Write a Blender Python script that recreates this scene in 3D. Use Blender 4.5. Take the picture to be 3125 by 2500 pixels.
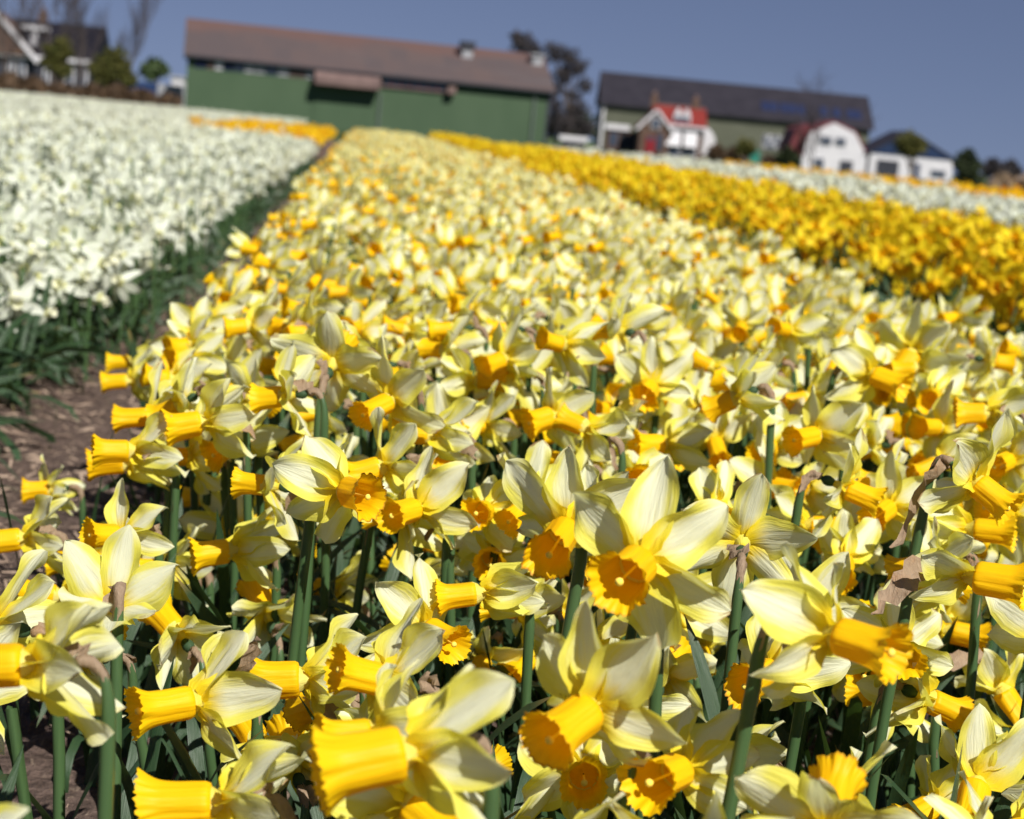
import bpy, bmesh, math, random
import numpy as np
from mathutils import Vector, Matrix, Quaternion
R = math.radians
for o in list(bpy.data.objects): bpy.data.objects.remove(o)
scene = bpy.context.scene
C = scene.collection

# ------------------------------------------------------------------ camera
FPX = 5600.0                    # focal length in photo pixels (photo 3125 x 2500)
EYE = Vector((0.0, 0.0, 0.50))
GZ = -0.72                      # the land round the slightly raised bulb field
SL = 0.096                      # slope of the tilted horizon
VP = (1111.0, 362.0)            # where the bed rows converge
c1 = Vector(((VP[0]-1562.5)/FPX, (1250-VP[1])/FPX, -1)).normalized()
upc = c1.cross(Vector((1, -SL, 0)))
upc.normalize()
if upc.y < 0: upc = -upc
xc = c1.cross(upc).normalized()
CAMROT = Matrix((xc, c1, upc))              # camera -> world (rows are the world axes in camera coordinates)
cam = bpy.data.cameras.new('camera'); camo = bpy.data.objects.new('camera', cam); C.objects.link(camo)
camo.matrix_world = Matrix.Translation(EYE) @ CAMROT.to_4x4()
cam.sensor_width = 36; cam.lens = 36*FPX/3125
cam.clip_start = 0.05; cam.clip_end = 6000
cam.dof.use_dof = True; cam.dof.focus_distance = 1.02; cam.dof.aperture_fstop = 13.5
scene.camera = camo
scene.render.resolution_x = 1024; scene.render.resolution_y = 819

# ------------------------------------------------------------------ sky, sun, exposure
TOSUN = Vector((0.32, -0.62, 0.72)).normalized()
world = bpy.data.worlds.new('World'); scene.world = world; world.use_nodes = True
wn = world.node_tree.nodes; wl = world.node_tree.links; wn.clear()
sky = wn.new('ShaderNodeTexSky'); sky.sky_type = 'NISHITA'; sky.sun_disc = False
sky.sun_elevation = math.asin(TOSUN.z); sky.sun_rotation = math.atan2(TOSUN.x, TOSUN.y)
sky.air_density = 1.0; sky.dust_density = 0.0; sky.ozone_density = 4.0; sky.altitude = 0
hs = wn.new('ShaderNodeMix'); hs.data_type = 'RGBA'; hs.blend_type = 'MULTIPLY'; hs.inputs[0].default_value = 1.0
hs.inputs[7].default_value = (0.70, 0.56, 0.59, 1)
bg = wn.new('ShaderNodeBackground'); bg.inputs[1].default_value = 0.072
wo = wn.new('ShaderNodeOutputWorld')
wt = wn.new('ShaderNodeTexCoord'); wv = wn.new('ShaderNodeVectorMath'); wv.operation = 'ADD'; wv.inputs[1].default_value = (0, 0, .16)
wz = wn.new('ShaderNodeVectorMath'); wz.operation = 'NORMALIZE'
wl.new(wt.outputs['Generated'], wv.inputs[0]); wl.new(wv.outputs[0], wz.inputs[0]); wl.new(wz.outputs[0], sky.inputs[0])
wl.new(sky.outputs[0], hs.inputs[6]); wl.new(hs.outputs[2], bg.inputs[0]); wl.new(bg.outputs[0], wo.inputs[0])
sun = bpy.data.lights.new('sun', 'SUN'); sun.energy = 5.0; sun.angle = R(0.53); sun.color = (1.0, 0.96, 0.89)
suno = bpy.data.objects.new('sun', sun); C.objects.link(suno)
suno.rotation_euler = (-TOSUN).to_track_quat('-Z', 'Y').to_euler()
suno.location = (3, -4, 12)
vs = scene.view_settings; vs.view_transform = 'Standard'; vs.look = 'None'; vs.gamma = 1; vs.exposure = 0.45; vs.use_curve_mapping = False

# ------------------------------------------------------------------ pixel helpers (overview pixels: photo / 1.4494)
OV = 3125/2156
def ray(ox, oy):
    v = Vector(((ox*OV-1562.5)/FPX, (1250-oy*OV)/FPX, -1))
    return CAMROT @ v
def W(ox, oy, d): return EYE + ray(ox, oy)*d
VIEW = CAMROT @ Vector((0, 0, -1))
CRI = CAMROT.transposed()
def proj(p):
    v = CRI @ (Vector(p)-EYE); return (v.x/-v.z*FPX+1562.5)/OV, (1250-v.y/-v.z*FPX)/OV, -v.z
NC = np.array(CRI)
def projn(P):
    v = (P-np.array(EYE)) @ NC.T
    d = -v[:, 2]; dd = np.where(np.abs(d) < 1e-4, 1e-4, d)
    return (v[:, 0]/dd*FPX+1562.5)/OV, (1250-v[:, 1]/dd*FPX)/OV, d
def hor(ox): return (VP[1]/OV)+(ox-VP[0]/OV)*SL
def camdir(phi, tau):
    a, t = R(phi), R(tau)
    return (CAMROT @ Vector((math.cos(t)*math.cos(a), math.cos(t)*math.sin(a), math.sin(t)))).normalized()

# ------------------------------------------------------------------ object helpers
def link(o, parent=None):
    C.objects.link(o)
    if parent: o.parent = parent
    return o
def tag(o, label=None, cat=None, group=None, kind=None):
    if label: o['label'] = label
    if cat: o['category'] = cat
    if group: o['group'] = group
    if kind: o['kind'] = kind
    return o
def empty(name, loc=(0, 0, 0), rz=0):
    o = bpy.data.objects.new(name, None); o.empty_display_size = .02
    o.location = loc; o.rotation_euler = (0, 0, rz); return link(o)
def mesh_obj(name, V, F, mat, parent=None, smooth=False, uv=None):
    me = bpy.data.meshes.new(name); me.from_pydata([tuple(v) for v in V], [], F)
    if mat:
        for m in (mat if isinstance(mat, (list, tuple)) else [mat]): me.materials.append(m)
    if smooth: me.shade_smooth()
    if uv is not None:
        ul = me.uv_layers.new(name='UVMap')
        idx = np.zeros(len(me.loops), dtype=np.int32); me.loops.foreach_get('vertex_index', idx)
        ul.data.foreach_set('uv', np.asarray(uv, dtype=np.float32)[idx].ravel())
    me.update()
    return link(bpy.data.objects.new(name, me), parent)
BF = [(0, 3, 2, 1), (4, 5, 6, 7), (0, 1, 5, 4), (1, 2, 6, 5), (2, 3, 7, 6), (3, 0, 4, 7)]
def box(name, mat, x0, x1, y0, y1, z0, z1, parent=None):
    V = [(x0, y0, z0), (x1, y0, z0), (x1, y1, z0), (x0, y1, z0), (x0, y0, z1), (x1, y0, z1), (x1, y1, z1), (x0, y1, z1)]
    return mesh_obj(name, V, BF, mat, parent)
def prism_y(name, mat, prof, y0, y1, parent=None):      # profile in (x, z), swept along y
    n = len(prof); V = [(x, y0, z) for x, z in prof]+[(x, y1, z) for x, z in prof]
    F = [tuple(range(n)), tuple(range(2*n-1, n-1, -1))]+[(i, i+n, (i+1) % n+n, (i+1) % n) for i in range(n)]
    return mesh_obj(name, V, F, mat, parent)
def prism_x(name, mat, prof, x0, x1, parent=None):      # profile in (y, z), swept along x
    n = len(prof); V = [(x0, y, z) for y, z in prof]+[(x1, y, z) for y, z in prof]
    F = [tuple(range(n)), tuple(range(2*n-1, n-1, -1))]+[(i, i+n, (i+1) % n+n, (i+1) % n) for i in range(n)]
    return mesh_obj(name, V, F, mat, parent)
def beam(name, mat, a, b, y0, y1, w, parent=None):      # bar between two (x, z) points
    dx, dz = b[0]-a[0], b[1]-a[1]; l = math.hypot(dx, dz); nx, nz = -dz/l*w/2, dx/l*w/2
    return prism_y(name, mat, [(a[0]-nx, a[1]-nz), (b[0]-nx, b[1]-nz), (b[0]+nx, b[1]+nz), (a[0]+nx, a[1]+nz)], y0, y1, parent)

# ------------------------------------------------------------------ materials
class NT:
    def __init__(s, name):
        s.m = bpy.data.materials.new(name); s.m.use_nodes = True; s.t = s.m.node_tree; s.t.nodes.clear()
        s.out = s.t.nodes.new('ShaderNodeOutputMaterial')
    def n(s, typ, **kw):
        x = s.t.nodes.new('ShaderNode'+typ)
        for k, v in kw.items(): setattr(x, k, v)
        return x
    def l(s, a, b): s.t.links.new(a, b)
    def inp(s, sock, v):
        if hasattr(v, 'is_output'): s.l(v, sock)
        else: sock.default_value = v
    def math(s, op, a, b=0.0, c=0.0, clamp=False):
        x = s.n('Math', operation=op, use_clamp=clamp)
        for i, v in enumerate((a, b, c)): s.inp(x.inputs[i], v)
        return x.outputs[0]
    def mix(s, f, a, b, bt='MIX'):
        x = s.n('Mix', data_type='RGBA', blend_type=bt)
        s.inp(x.inputs[0], f)
        for i, v in ((6, a), (7, b)):
            if isinstance(v, tuple) and len(v) == 3: v = v+(1,)
            s.inp(x.inputs[i], v)
        return x.outputs[2]
    def smooth(s, v, lo, hi, a=0.0, b=1.0):
        x = s.n('MapRange', interpolation_type='SMOOTHSTEP')
        s.inp(x.inputs[0], v); x.inputs[1].default_value = lo; x.inputs[2].default_value = hi
        x.inputs[3].default_value = a; x.inputs[4].default_value = b
        return x.outputs[0]
    def noise(s, vec, scale, detail=3.0, rough=.55, dim='3D'):
        x = s.n('TexNoise', noise_dimensions=dim)
        if vec is not None: s.l(vec, x.inputs['Vector'])
        x.inputs['Scale'].default_value = scale; x.inputs['Detail'].default_value = detail; x.inputs['Roughness'].default_value = rough
        return x.outputs[0]
    def mapping(s, vec, scale=(1, 1, 1), loc=None):
        x = s.n('Mapping'); s.l(vec, x.inputs[0]); x.inputs[3].default_value = scale
        if loc is not None: s.inp(x.inputs[1], loc)
        return x.outputs[0]
    def bump(s, h, strength, dist):
        x = s.n('Bump'); s.l(h, x.inputs['Height']); x.inputs['Strength'].default_value = strength; x.inputs['Distance'].default_value = dist
        return x.outputs[0]
    def obj(s): return s.n('TexCoord').outputs['Object']
    def geo(s): return s.n('NewGeometry').outputs['Position']
    def rnd(s):
        a = s.n('Attribute', attribute_name='rnd').outputs['Fac']
        return s.math('FRACT', s.math('ADD', s.n('ObjectInfo').outputs['Random'], a))
    def principled(s, col, rough=.6, spec=.3, normal=None, metal=0.0):
        p = s.n('BsdfPrincipled')
        if isinstance(col, tuple) and len(col) == 3: col = col+(1,)
        s.inp(p.inputs['Base Color'], col); s.inp(p.inputs['Roughness'], rough)
        p.inputs['Specular IOR Level'].default_value = spec; p.inputs['Metallic'].default_value = metal
        if normal is not None: s.l(normal, p.inputs['Normal'])
        s.l(p.outputs[0], s.out.inputs[0]); return s.m
    def leafy(s, col, tcol, tfac, rough=.5, spec=.25, normal=None):
        p = s.n('BsdfPrincipled'); s.inp(p.inputs['Base Color'], col); p.inputs['Roughness'].default_value = rough
        p.inputs['Specular IOR Level'].default_value = spec
        t = s.n('BsdfTranslucent'); s.inp(t.inputs[0], tcol)
        if normal is not None: s.l(normal, p.inputs['Normal']); s.l(normal, t.inputs['Normal'])
        m = s.n('MixShader'); m.inputs[0].default_value = tfac
        s.l(p.outputs[0], m.inputs[1]); s.l(t.outputs[0], m.inputs[2]); s.l(m.outputs[0], s.out.inputs[0]); return s.m

def petal_mat(name, mid, edge, base, brown=.0, tf=.38, base_len=.30, streak=.55):
    t = NT(name); uvn = t.n('UVMap', uv_map='UVMap').outputs[0]
    sep = t.n('SeparateXYZ'); t.l(uvn, sep.inputs[0]); u, v = sep.outputs[0], sep.outputs[1]
    a = t.math('ABSOLUTE', t.math('MULTIPLY_ADD', u, 2.0, -1.0))
    r = t.rnd()
    off = t.n('CombineXYZ'); t.l(t.math('MULTIPLY', r, 37.0), off.inputs[0]); t.l(t.math('MULTIPLY', r, 19.0), off.inputs[1])
    st = t.noise(t.mapping(uvn, (4.6, .8, 1), off.outputs[0]), 1.6, 3, .6)
    fine = t.noise(t.mapping(uvn, (22, 1.2, 1), off.outputs[0]), 1.0, 2, .6)
    e = t.smooth(t.math('ADD', a, t.math('MULTIPLY_ADD', st, streak*2.0, -streak*1.0)), .16, .82)
    e = t.math('MULTIPLY', e, t.smooth(v, .99, .70, .25, 1.0))
    b = t.smooth(t.math('ADD', v, t.math('MULTIPLY_ADD', st, .3, -.15)), base_len, .05)
    c = t.mix(e, mid, edge); c = t.mix(b, c, base)
    c = t.mix(t.smooth(fine, .35, .7, 0, .06), c, tuple(x*.62 for x in mid))
    if brown > 0:
        bn = t.noise(t.mapping(uvn, (3, 3, 1), off.outputs[0]), 1.3, 3, .6)
        bm = t.math('MULTIPLY', t.smooth(t.math('ADD', t.math('ADD', v, t.math('MULTIPLY', a, .35)), bn), 1.62, 1.85), t.smooth(r, 1-brown, 1-brown*.5))
        c = t.mix(bm, c, (.42, .27, .13))
    c = t.mix(t.smooth(r, 0, 1, 0, .22), c, t.mix(1.0, c, (.93, .95, .80), 'MULTIPLY'))
    nrm = t.bump(t.math('ADD', t.math('MULTIPLY', fine, .35), t.math('MULTIPLY', st, 5.0)), .35, .0009)
    tc = t.mix(1.0, c, (1.0, 1.0, .70), 'MULTIPLY')
    return t.leafy(c, tc, tf, .55, .22, nrm)
def trumpet_mat(name, col, deep, rim, tf=.34):
    t = NT(name); uvn = t.n('UVMap', uv_map='UVMap').outputs[0]
    sep = t.n('SeparateXYZ'); t.l(uvn, sep.inputs[0]); v = sep.outputs[1]
    r = t.rnd(); off = t.n('CombineXYZ'); t.l(t.math('MULTIPLY', r, 23.0), off.inputs[0])
    st = t.noise(t.mapping(uvn, (26, 1.0, 1), off.outputs[0]), 1.0, 3, .6)
    c = t.mix(t.smooth(st, .35, .75, 0, .38), col, deep)
    c = t.mix(t.smooth(v, .80, 1.0, 0, .7), c, rim)
    c = t.mix(t.smooth(r, .1, 1, 0, .30), c, deep)
    burn = t.math('MULTIPLY', t.smooth(v, .955, .99), t.smooth(r, .55, .9, 0, .7))
    c = t.mix(burn, c, (.36, .12, .012))
    nrm = t.bump(st, .4, .0014)
    return t.leafy(c, c, tf, .5, .22, nrm)
M = {}
M['pale'] = petal_mat('petal_pale', (.90, .91, .68), (.86, .80, .12), (.93, .74, .02), .35, .44, .36)
M['paleback'] = petal_mat('perianth_tube', (.82, .76, .22), (.82, .74, .12), (.85, .66, .04))
M['white'] = petal_mat('petal_white', (.75, .78, .69), (.70, .745, .62), (.78, .77, .30), .15, .34, .16, .3)
M['whitecup'] = trumpet_mat('cup_white', (.86, .86, .68), (.80, .80, .50), (.88, .88, .76))
M['yellow'] = petal_mat('petal_yellow', (.88, .70, .020), (.86, .63, .012), (.86, .56, .008), .12, .36)
M['yellowcup'] = trumpet_mat('trumpet_deep_yellow', (.88, .55, .006), (.82, .42, .004), (.88, .57, .008))
M['orange'] = petal_mat('petal_amber', (.90, .64, .015), (.88, .57, .010), (.86, .50, .006), .1, .36)
M['orangecup'] = trumpet_mat('trumpet_orange', (.88, .48, .005), (.84, .38, .004), (.88, .48, .005))
M['trumpet'] = trumpet_mat('trumpet_golden', (.95, .60, .004), (.90, .46, .003), (.95, .62, .005))
M['tulip'] = petal_mat('petal_orange', (.86, .26, .01), (.84, .20, .008), (.84, .32, .006), .0, .36)

def leaf_mat():
    t = NT('leaf_blade'); uvn = t.n('UVMap', uv_map='UVMap').outputs[0]; r = t.rnd()
    sep = t.n('SeparateXYZ'); t.l(uvn, sep.inputs[0]); u, v = sep.outputs[0], sep.outputs[1]
    off = t.n('CombineXYZ'); t.l(t.math('MULTIPLY', r, 31.0), off.inputs[0])
    st = t.noise(t.mapping(uvn, (16, 1.2, 1), off.outputs[0]), 1.0, 3, .6)
    c = t.mix(r, (.026, .062, .022, 1), (.046, .084, .042, 1))
    c = t.mix(t.smooth(st, .3, .75, 0, .5), c, (.018, .042, .018))
    c = t.mix(t.math('MULTIPLY', t.smooth(v, .9, 1.0), t.smooth(r, .55, .9)), c, (.34, .24, .08))
    return t.leafy(c, (.075, .15, .022, 1), .18, .42, .40, t.bump(st, .6, .001))
M['leaf'] = leaf_mat()
def stem_mat():
    t = NT('stem_green'); n = t.noise(t.mapping(t.geo(), (260, 260, 14)), 1.0, 2)
    c = t.mix(n, (.034, .076, .024, 1), (.064, .115, .044, 1)); return t.principled(c, .42, .4, t.bump(n, .3, .001))
M['stem'] = stem_mat()
t = NT('ovary_green'); M['ovary'] = t.principled(t.mix(t.noise(t.geo(), 90), (.022, .050, .022, 1), (.045, .080, .036, 1)), .6, .2)
t = NT('spathe_papery'); g_ = t.geo(); n_ = t.noise(t.mapping(g_, (330, 330, 120)), 1.0, 4, .65); n2_ = t.noise(g_, 70, 2)
c_ = t.mix(n_, (.20, .125, .075, 1), (.46, .35, .245, 1)); c_ = t.mix(t.smooth(n2_, .5, .7, 0, .4), c_, (.40, .21, .10))
M['spathe'] = t.leafy(c_, (.45, .26, .12, 1), .25, .65, .2, t.bump(n_, .9, .002))
t = NT('stigma_cream'); M['stigma'] = t.principled((.88, .66, .10), .5, .2)
def noisy(name, a, b, scale=3.0, rough=.7, spec=.2, stretch=(1, 1, 1), bump=.0, bd=.02, detail=5):
    t = NT(name); n = t.noise(t.mapping(t.obj(), stretch), scale, detail, .6)
    return t.principled(t.mix(t.smooth(n, .3, .7), a+(1,), b+(1,)), rough, spec, t.bump(n, bump, bd) if bump else None)
def soil_mat():
    t = NT('trench_soil'); g = t.geo(); n1 = t.noise(g, 9, 6, .65); n2 = t.noise(g, 75, 6, .7); n3 = t.noise(t.mapping(g, (160, 60, 60)), 1.0, 3)
    c = t.mix(t.smooth(n2, .30, .70), (.055, .037, .030, 1), (.185, .130, .108, 1))
    c = t.mix(t.smooth(n1, .42, .68, 0, .55), c, (.12, .085, .07))
    c = t.mix(t.smooth(n3, .58, .70, 0, .75), c, (.30, .225, .17))
    return t.principled(c, .9, .15, t.bump(t.math('ADD', n2, t.math('MULTIPLY', n3, .5)), 1.0, .012))
M['soil'] = soil_mat()
def ground_mat():
    t = NT('grass_ground'); g = t.geo(); n1 = t.noise(g, .35, 6, .65); n2 = t.noise(g, 6, 5, .7)
    c = t.mix(t.smooth(n2, .3, .7), (.045, .075, .028, 1), (.085, .125, .045, 1)); c = t.mix(t.smooth(n1, .45, .65, 0, .5), c, (.115, .105, .05))
    return t.principled(c, .9, .1, t.bump(n2, .6, .05))
M['ground'] = ground_mat()

# ------------------------------------------------------------------ ground
G = 3000
tag(mesh_obj('ground', [(-G, -G, GZ), (G, -G, GZ), (G, G, GZ), (-G, G, GZ)], [(0, 1, 2, 3)], M['ground']), kind='structure')
FO = [(-16, -3), (12, -3), (13, 27), (3.2, 25), (1.35, 37), (-1.9, 37), (-3.2, 60), (-16, 64)]
FC = (-1, 20)
FV = [(x, y, .005) for x, y in FO]+[(FC[0]+(x-FC[0])*1.12+(2 if x > 0 else -2), FC[1]+(y-FC[1])*1.06+(2 if y > 0 else -2), GZ-.05) for x, y in FO]
nF = len(FO)
tag(mesh_obj('field', FV, [tuple(range(nF))]+[(i, i+nF, (i+1) % nF+nF, (i+1) % nF) for i in range(nF)], M['soil']), kind='structure')
rng = np.random.default_rng(7)
def vnoise(x, y, s):                          # cheap smooth noise
    r = np.random.default_rng(s); o = np.zeros_like(x)
    for k in range(9):
        a, b, p = r.uniform(-1, 1), r.uniform(-1, 1), r.uniform(0, 7); f = 1.6**k
        o += np.sin((a*x+b*y)*f*14+p)/1.35**k
    return o/3.0
nx, ny = 46, 420
gx = np.linspace(-.80, -.02, nx); gy = .2+np.linspace(0, 1, ny)**1.7*9.8
X, Y = np.meshgrid(gx, gy); Z = .016+.010*vnoise(X, Y, 3)+.006*vnoise(X*4, Y*4, 5)
Z -= .02*np.exp(-((X+.42)/.10)**2); Z = np.maximum(Z+.012, .0085)
tV = np.stack([X.ravel(), Y.ravel(), Z.ravel()], 1)
tF = [(j*nx+i, j*nx+i+1, (j+1)*nx+i+1, (j+1)*nx+i) for j in range(ny-1) for i in range(nx-1)]
tag(mesh_obj('trench_soil', tV, tF, M['soil'], smooth=True), kind='structure')

# ------------------------------------------------------------------ buildings
def facade(name, oxl, dl, oxr, dr):
    """Empty on the ground at the left front corner, local x along the facade; returns it and pixel -> (x, z) on that plane."""
    A = W(oxl, hor(oxl), dl); B = W(oxr, hor(oxr), dr); A.z = B.z = GZ
    a = math.atan2(B.y-A.y, B.x-A.x); e = empty(name, A, a)
    ex = Vector((math.cos(a), math.sin(a), 0)); nrm = Vector((-math.sin(a), math.cos(a), 0))
    def f(ox, oy, y=0.0):
        r_ = ray(ox, oy); q = A+nrm*y; k = (q-EYE).dot(nrm)/r_.dot(nrm); p = EYE+r_*k
        return (p-A).dot(ex), p.z-GZ
    return e, f, (B-A).length
m_green = noisy('green_painted_boards', (.046, .080, .042), (.055, .091, .049), .5, .6, .25, (1, 1, .4))
def roof_rust():
    t = NT('rusty_roof_sheets'); o = t.obj(); br = t.n('TexBrick'); t.l(t.mapping(o, (1, 1, 1)), br.inputs[0])
    br.inputs['Scale'].default_value = 1.0; br.inputs['Brick Width'].default_value = 1.1; br.inputs['Row Height'].default_value = 1.7; br.inputs['Mortar Size'].default_value = .012
    br.inputs['Color1'].default_value = (.076, .060, .062, 1); br.inputs['Color2'].default_value = (.092, .066, .063, 1); br.inputs['Mortar'].default_value = (.09, .07, .07, 1)
    n = t.noise(t.mapping(o, (.22, .5, .5)), 1.0, 4, .6); sep = t.n('SeparateXYZ'); t.l(o, sep.inputs[0])
    hi = t.smooth(t.math('ADD', sep.outputs[2], t.math('MULTIPLY_ADD', n, 2.6, -1.3)), 5.2, 5.9)
    c = t.mix(t.math('MULTIPLY', hi, .75), br.outputs[0], (.110, .062, .054)); c = t.mix(t.smooth(n, .55, .75, 0, .5), c, (.10, .088, .092))
    w = t.n('TexWave'); t.l(o, w.inputs[0]); w.inputs['Scale'].default_value = 2.2
    return t.principled(c, .75, .2, t.bump(w.outputs['Fac'], .4, .03))
m_rust = roof_rust()
m_dark = noisy('dark_slate_roof', (.016, .014, .020), (.025, .022, .030), .8, .6, .3)
m_tile = noisy('black_roof_tiles', (.006, .006, .010), (.012, .011, .018), 1.5, .6, .15)
m_trimw = noisy('white_paint', (.52, .51, .54), (.60, .59, .61), 2.0, .5, .3)
m_glass = noisy('window_glass', (.030, .040, .060), (.05, .065, .10), .6, .12, .6)
m_glassb = noisy('skylight_glass', (.014, .020, .055), (.02, .028, .07), .6, .5, .2)
m_blue = noisy('blue_boards', (.009, .022, .062), (.012, .028, .076), .6, .5, .3)
m_brick = noisy('brown_brick', (.085, .055, .044), (.12, .075, .056), 2.5, .85, .1)
m_red = noisy('red_roof_tiles', (.15, .018, .014), (.20, .026, .020), 2.0, .6, .3)
m_maroon = noisy('maroon_roof_tiles', (.105, .022, .028), (.15, .034, .038), 2.0, .65, .3)
m_olive = noisy('olive_grey_cladding', (.085, .090, .064), (.105, .110, .080), .4, .7, .2)
m_grey = noisy('grey_metal', (.22, .23, .25), (.36, .36, .38), 1.5, .5, .4)
m_black = noisy('black_boards', (.022, .024, .034), (.040, .042, .055), 1.0, .6, .3)
m_pink = noisy('faded_pink_panel', (.12, .080, .075), (.17, .115, .105), 1.2, .7, .2)
m_blackg = noisy('dull_green_pipe', (.07, .09, .08), (.10, .12, .11), 1.0, .6, .2)
m_teal = noisy('teal_plastic', (.015, .16, .12), (.03, .20, .15), 1.5, .5, .3)
m_door = noisy('red_door_paint', (.17, .010, .016), (.22, .014, .022), 1.5, .5, .3)

# green barn
barn, f, L = facade('green_barn', 389, 108, 1150, 112)
tag(barn, 'long green boarded barn with rusty red and grey roof', 'barn')
D = 9.5
ez = .5*(f(390, 112)[1]+f(1150, 197)[1])
ez += .14
rz = .5*(f(403, 40, D/2)[1]+f(1150, 125, D/2)[1])
prism_x('wall', m_green, [(0, 0), (D, 0), (D, ez), (D/2, rz-.06), (0, ez)], 0, L, barn)
sl = (rz-ez)/(D/2); ov = .35
prism_x('roof', m_rust, [(-ov, ez-ov*sl+.02), (D/2, rz+.02), (D+ov, ez-ov*sl+.02), (D+ov, ez-ov*sl+.12), (D/2, rz+.14), (-ov, ez-ov*sl+.12)], -.25, L+.25, barn)
box('gutter', m_black, -.2, L+.2, -ov-.12, -ov, ez-ov*sl-.06, ez-ov*sl+.05, barn)
px_ = [408, 436, 452, 470, 492, 515, 537, 560, 585, 610, 628, 645, 662]
pm = [m_glassb, m_pink, m_trimw, m_glassb, m_glass, m_grey, m_grey, m_glass, m_grey, m_pink, m_pink, m_grey]
for i in range(len(px_)-1):
    x0 = f(px_[i], 140)[0]+.03; x1 = f(px_[i+1], 140)[0]-.03
    box('window_pane', pm[i], x0, x1, -.05, .02, ez-.78, ez-.28, barn)
x0, x1 = f(660, 180)[0], f(797, 190)[0]
prism_x('door_canopy', m_pink, [(-1.0, ez-1.05), (-.02, ez-1.05), (-.02, ez-.30), (-.55, ez-.30), (-1.0, ez-.62)], x0, x1, barn)
box('sliding_door', m_green, x0+.1, x1-.1, -.07, -.01, .05, ez-1.10, barn)
x0b, x1b = f(805, 190)[0], f(938, 195)[0]
box('window_strip', m_glass, x0b, x1b, -.05, .02, ez-.72, ez-.30, barn)
for k in range(1, 7):
    xx = x0b+(x1b-x0b)*k/7; box('mullion', m_maroon, xx-.05, xx+.05, -.09, -.051, ez-.72, ez-.30, barn)
box('sill', m_pink, x0b-.1, x1b+.1, -.16, -.02, ez-.82, ez-.725, barn)
box('bracket', m_pink, x1b+.05, x1b+.55, -.55, -.02, ez-.85, ez-.42, barn)
for ox_ in (797, 1122):
    xx = f(ox_, 250)[0]; box('downpipe', m_blackg, xx-.06, xx+.06, -.14, -.02, 0, ez-1.2 if ox_ < 900 else ez-.5, barn)
box('corner_board', m_black, L-.12, L+.03, -.04, .1, 0, ez-.05, barn)
for ox_, oy_, tall in ((983, 112, 1), (1130, 130, 0)):
    xx, zz = f(ox_, oy_, D*.36)
    zb = ez+sl*D*.36
    mesh_v = []
    box('roof_vent', m_grey, xx-.32, xx+.32, D*.36-.32, D*.36+.32, zb-.5, zb+.55, barn)
    box('vent_cap', m_black if tall else m_grey, xx-.45, xx+.45, D*.36-.45, D*.36+.45, zb+.553, zb+(1.0 if tall else .68), barn)

# big dark-roofed shed
shed, f, L = facade('long_shed', 1262, 198, 1822, 198.3)
tag(shed, 'long olive grey shed with dark slate roof and blue skylights', 'shed')
D = 11
ez = .5*(f(1265, 219)[1]+f(1820, 263)[1]); rz = .5*(f(1270, 156, D/2)[1]+f(1812, 205, D/2)[1])
prism_x('wall', m_olive, [(0, 0), (D, 0), (D, ez), (D/2, rz-.1), (0, ez)], 0, L, shed)
sl = (rz-ez)/(D/2)
prism_x('roof', m_dark, [(-.5, ez-.5*sl), (D/2, rz), (D+.5, ez-.5*sl), (D+.5, ez-.5*sl+.2), (D/2, rz+.22), (-.5, ez-.5*sl+.2)], -.4, L+.4, shed)
prism_x('gable_board', m_black, [(-.1, 0), (D+.1, 0), (D+.1, ez), (D/2, rz-.1), (-.1, ez)], -.09, -.02, shed)
box('corner_post', m_trimw, .02, .25, -.12, -.02, 0, ez-.3, shed)
for oxs in (1610, 1628, 1650, 1668, 1688, 1735, 1762, 1792, 1806):
    yy = 1.7; xx = f(oxs, 235, yy)[0]; zz = ez+sl*yy+.22
    mesh_obj('skylight', [(xx-.42, yy-.8, zz-.8*sl), (xx+.42, yy-.8, zz-.8*sl), (xx+.42, yy+.8, zz+.8*sl), (xx-.42, yy+.8, zz+.8*sl),
                          (xx-.42, yy-.8, zz-.8*sl+.1), (xx+.42, yy-.8, zz-.8*sl+.1), (xx+.42, yy+.8, zz+.8*sl+.1), (xx-.42, yy+.8, zz+.8*sl+.1)], BF, m_glassb, shed)
x0, z0 = f(1604, 312); x1, z1 = f(1656, 288)
wf = box('window_band', m_trimw, x0, x1, -.08, -.01, z0, z1, shed)
for i in range(6):
    for j in range(3):
        a = x0+.06+(x1-x0-.06)*i/6; b = z0+.06+(z1-z0-.06)*j/3
        box('pane', m_glass if (i+j) % 3 else m_grey, a, a+(x1-x0-.06)/6-.07, -.12, -.081, b, b+(z1-z0-.06)/3-.07, wf)

# red-roofed house
hs_, f, L = facade('brick_house', 1343, 165, 1478, 165)
tag(hs_, 'small brick house with bright red roof and white gable trim', 'house')
gx0, _ = f(1345, 300); gx1, _ = f(1408, 300); ez = f(1440, 266)[1]; rz = f(1420, 226, 3)[1]; D = 6.5
ax, az = f(1384, 232)
box('wall', m_brick, gx1-.3, L, .6, D, 0, ez, hs_)
prism_x('roof', m_red, [(.2, ez-.1), (D/2+.3, rz), (D+.4, ez-.1), (D+.4, ez+.06), (D/2+.3, rz+.16), (.2, ez+.06)], ax-.2, L+.25, hs_)
prism_y('gable_wall', m_brick, [(gx0, 0), (gx1, 0), (gx1, ez*.88), (ax, az-.15), (gx0, ez*.88)], 0, D-.5, hs_)
for s_, gx in ((-1, gx0), (1, gx1)):
    beam('gable_trim', m_trimw, (gx+s_*.35, ez*.80), (ax+s_*.03, az), -.25, -.02, .22, hs_)
prism_y('gable_roof', m_red, [(gx0-.3, ez*.86), (gx0-.25, ez*.80), (ax, az-.08), (gx1+.25, ez*.80), (gx1+.3, ez*.86), (ax, az+.1)], -.015, D, hs_)
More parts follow.
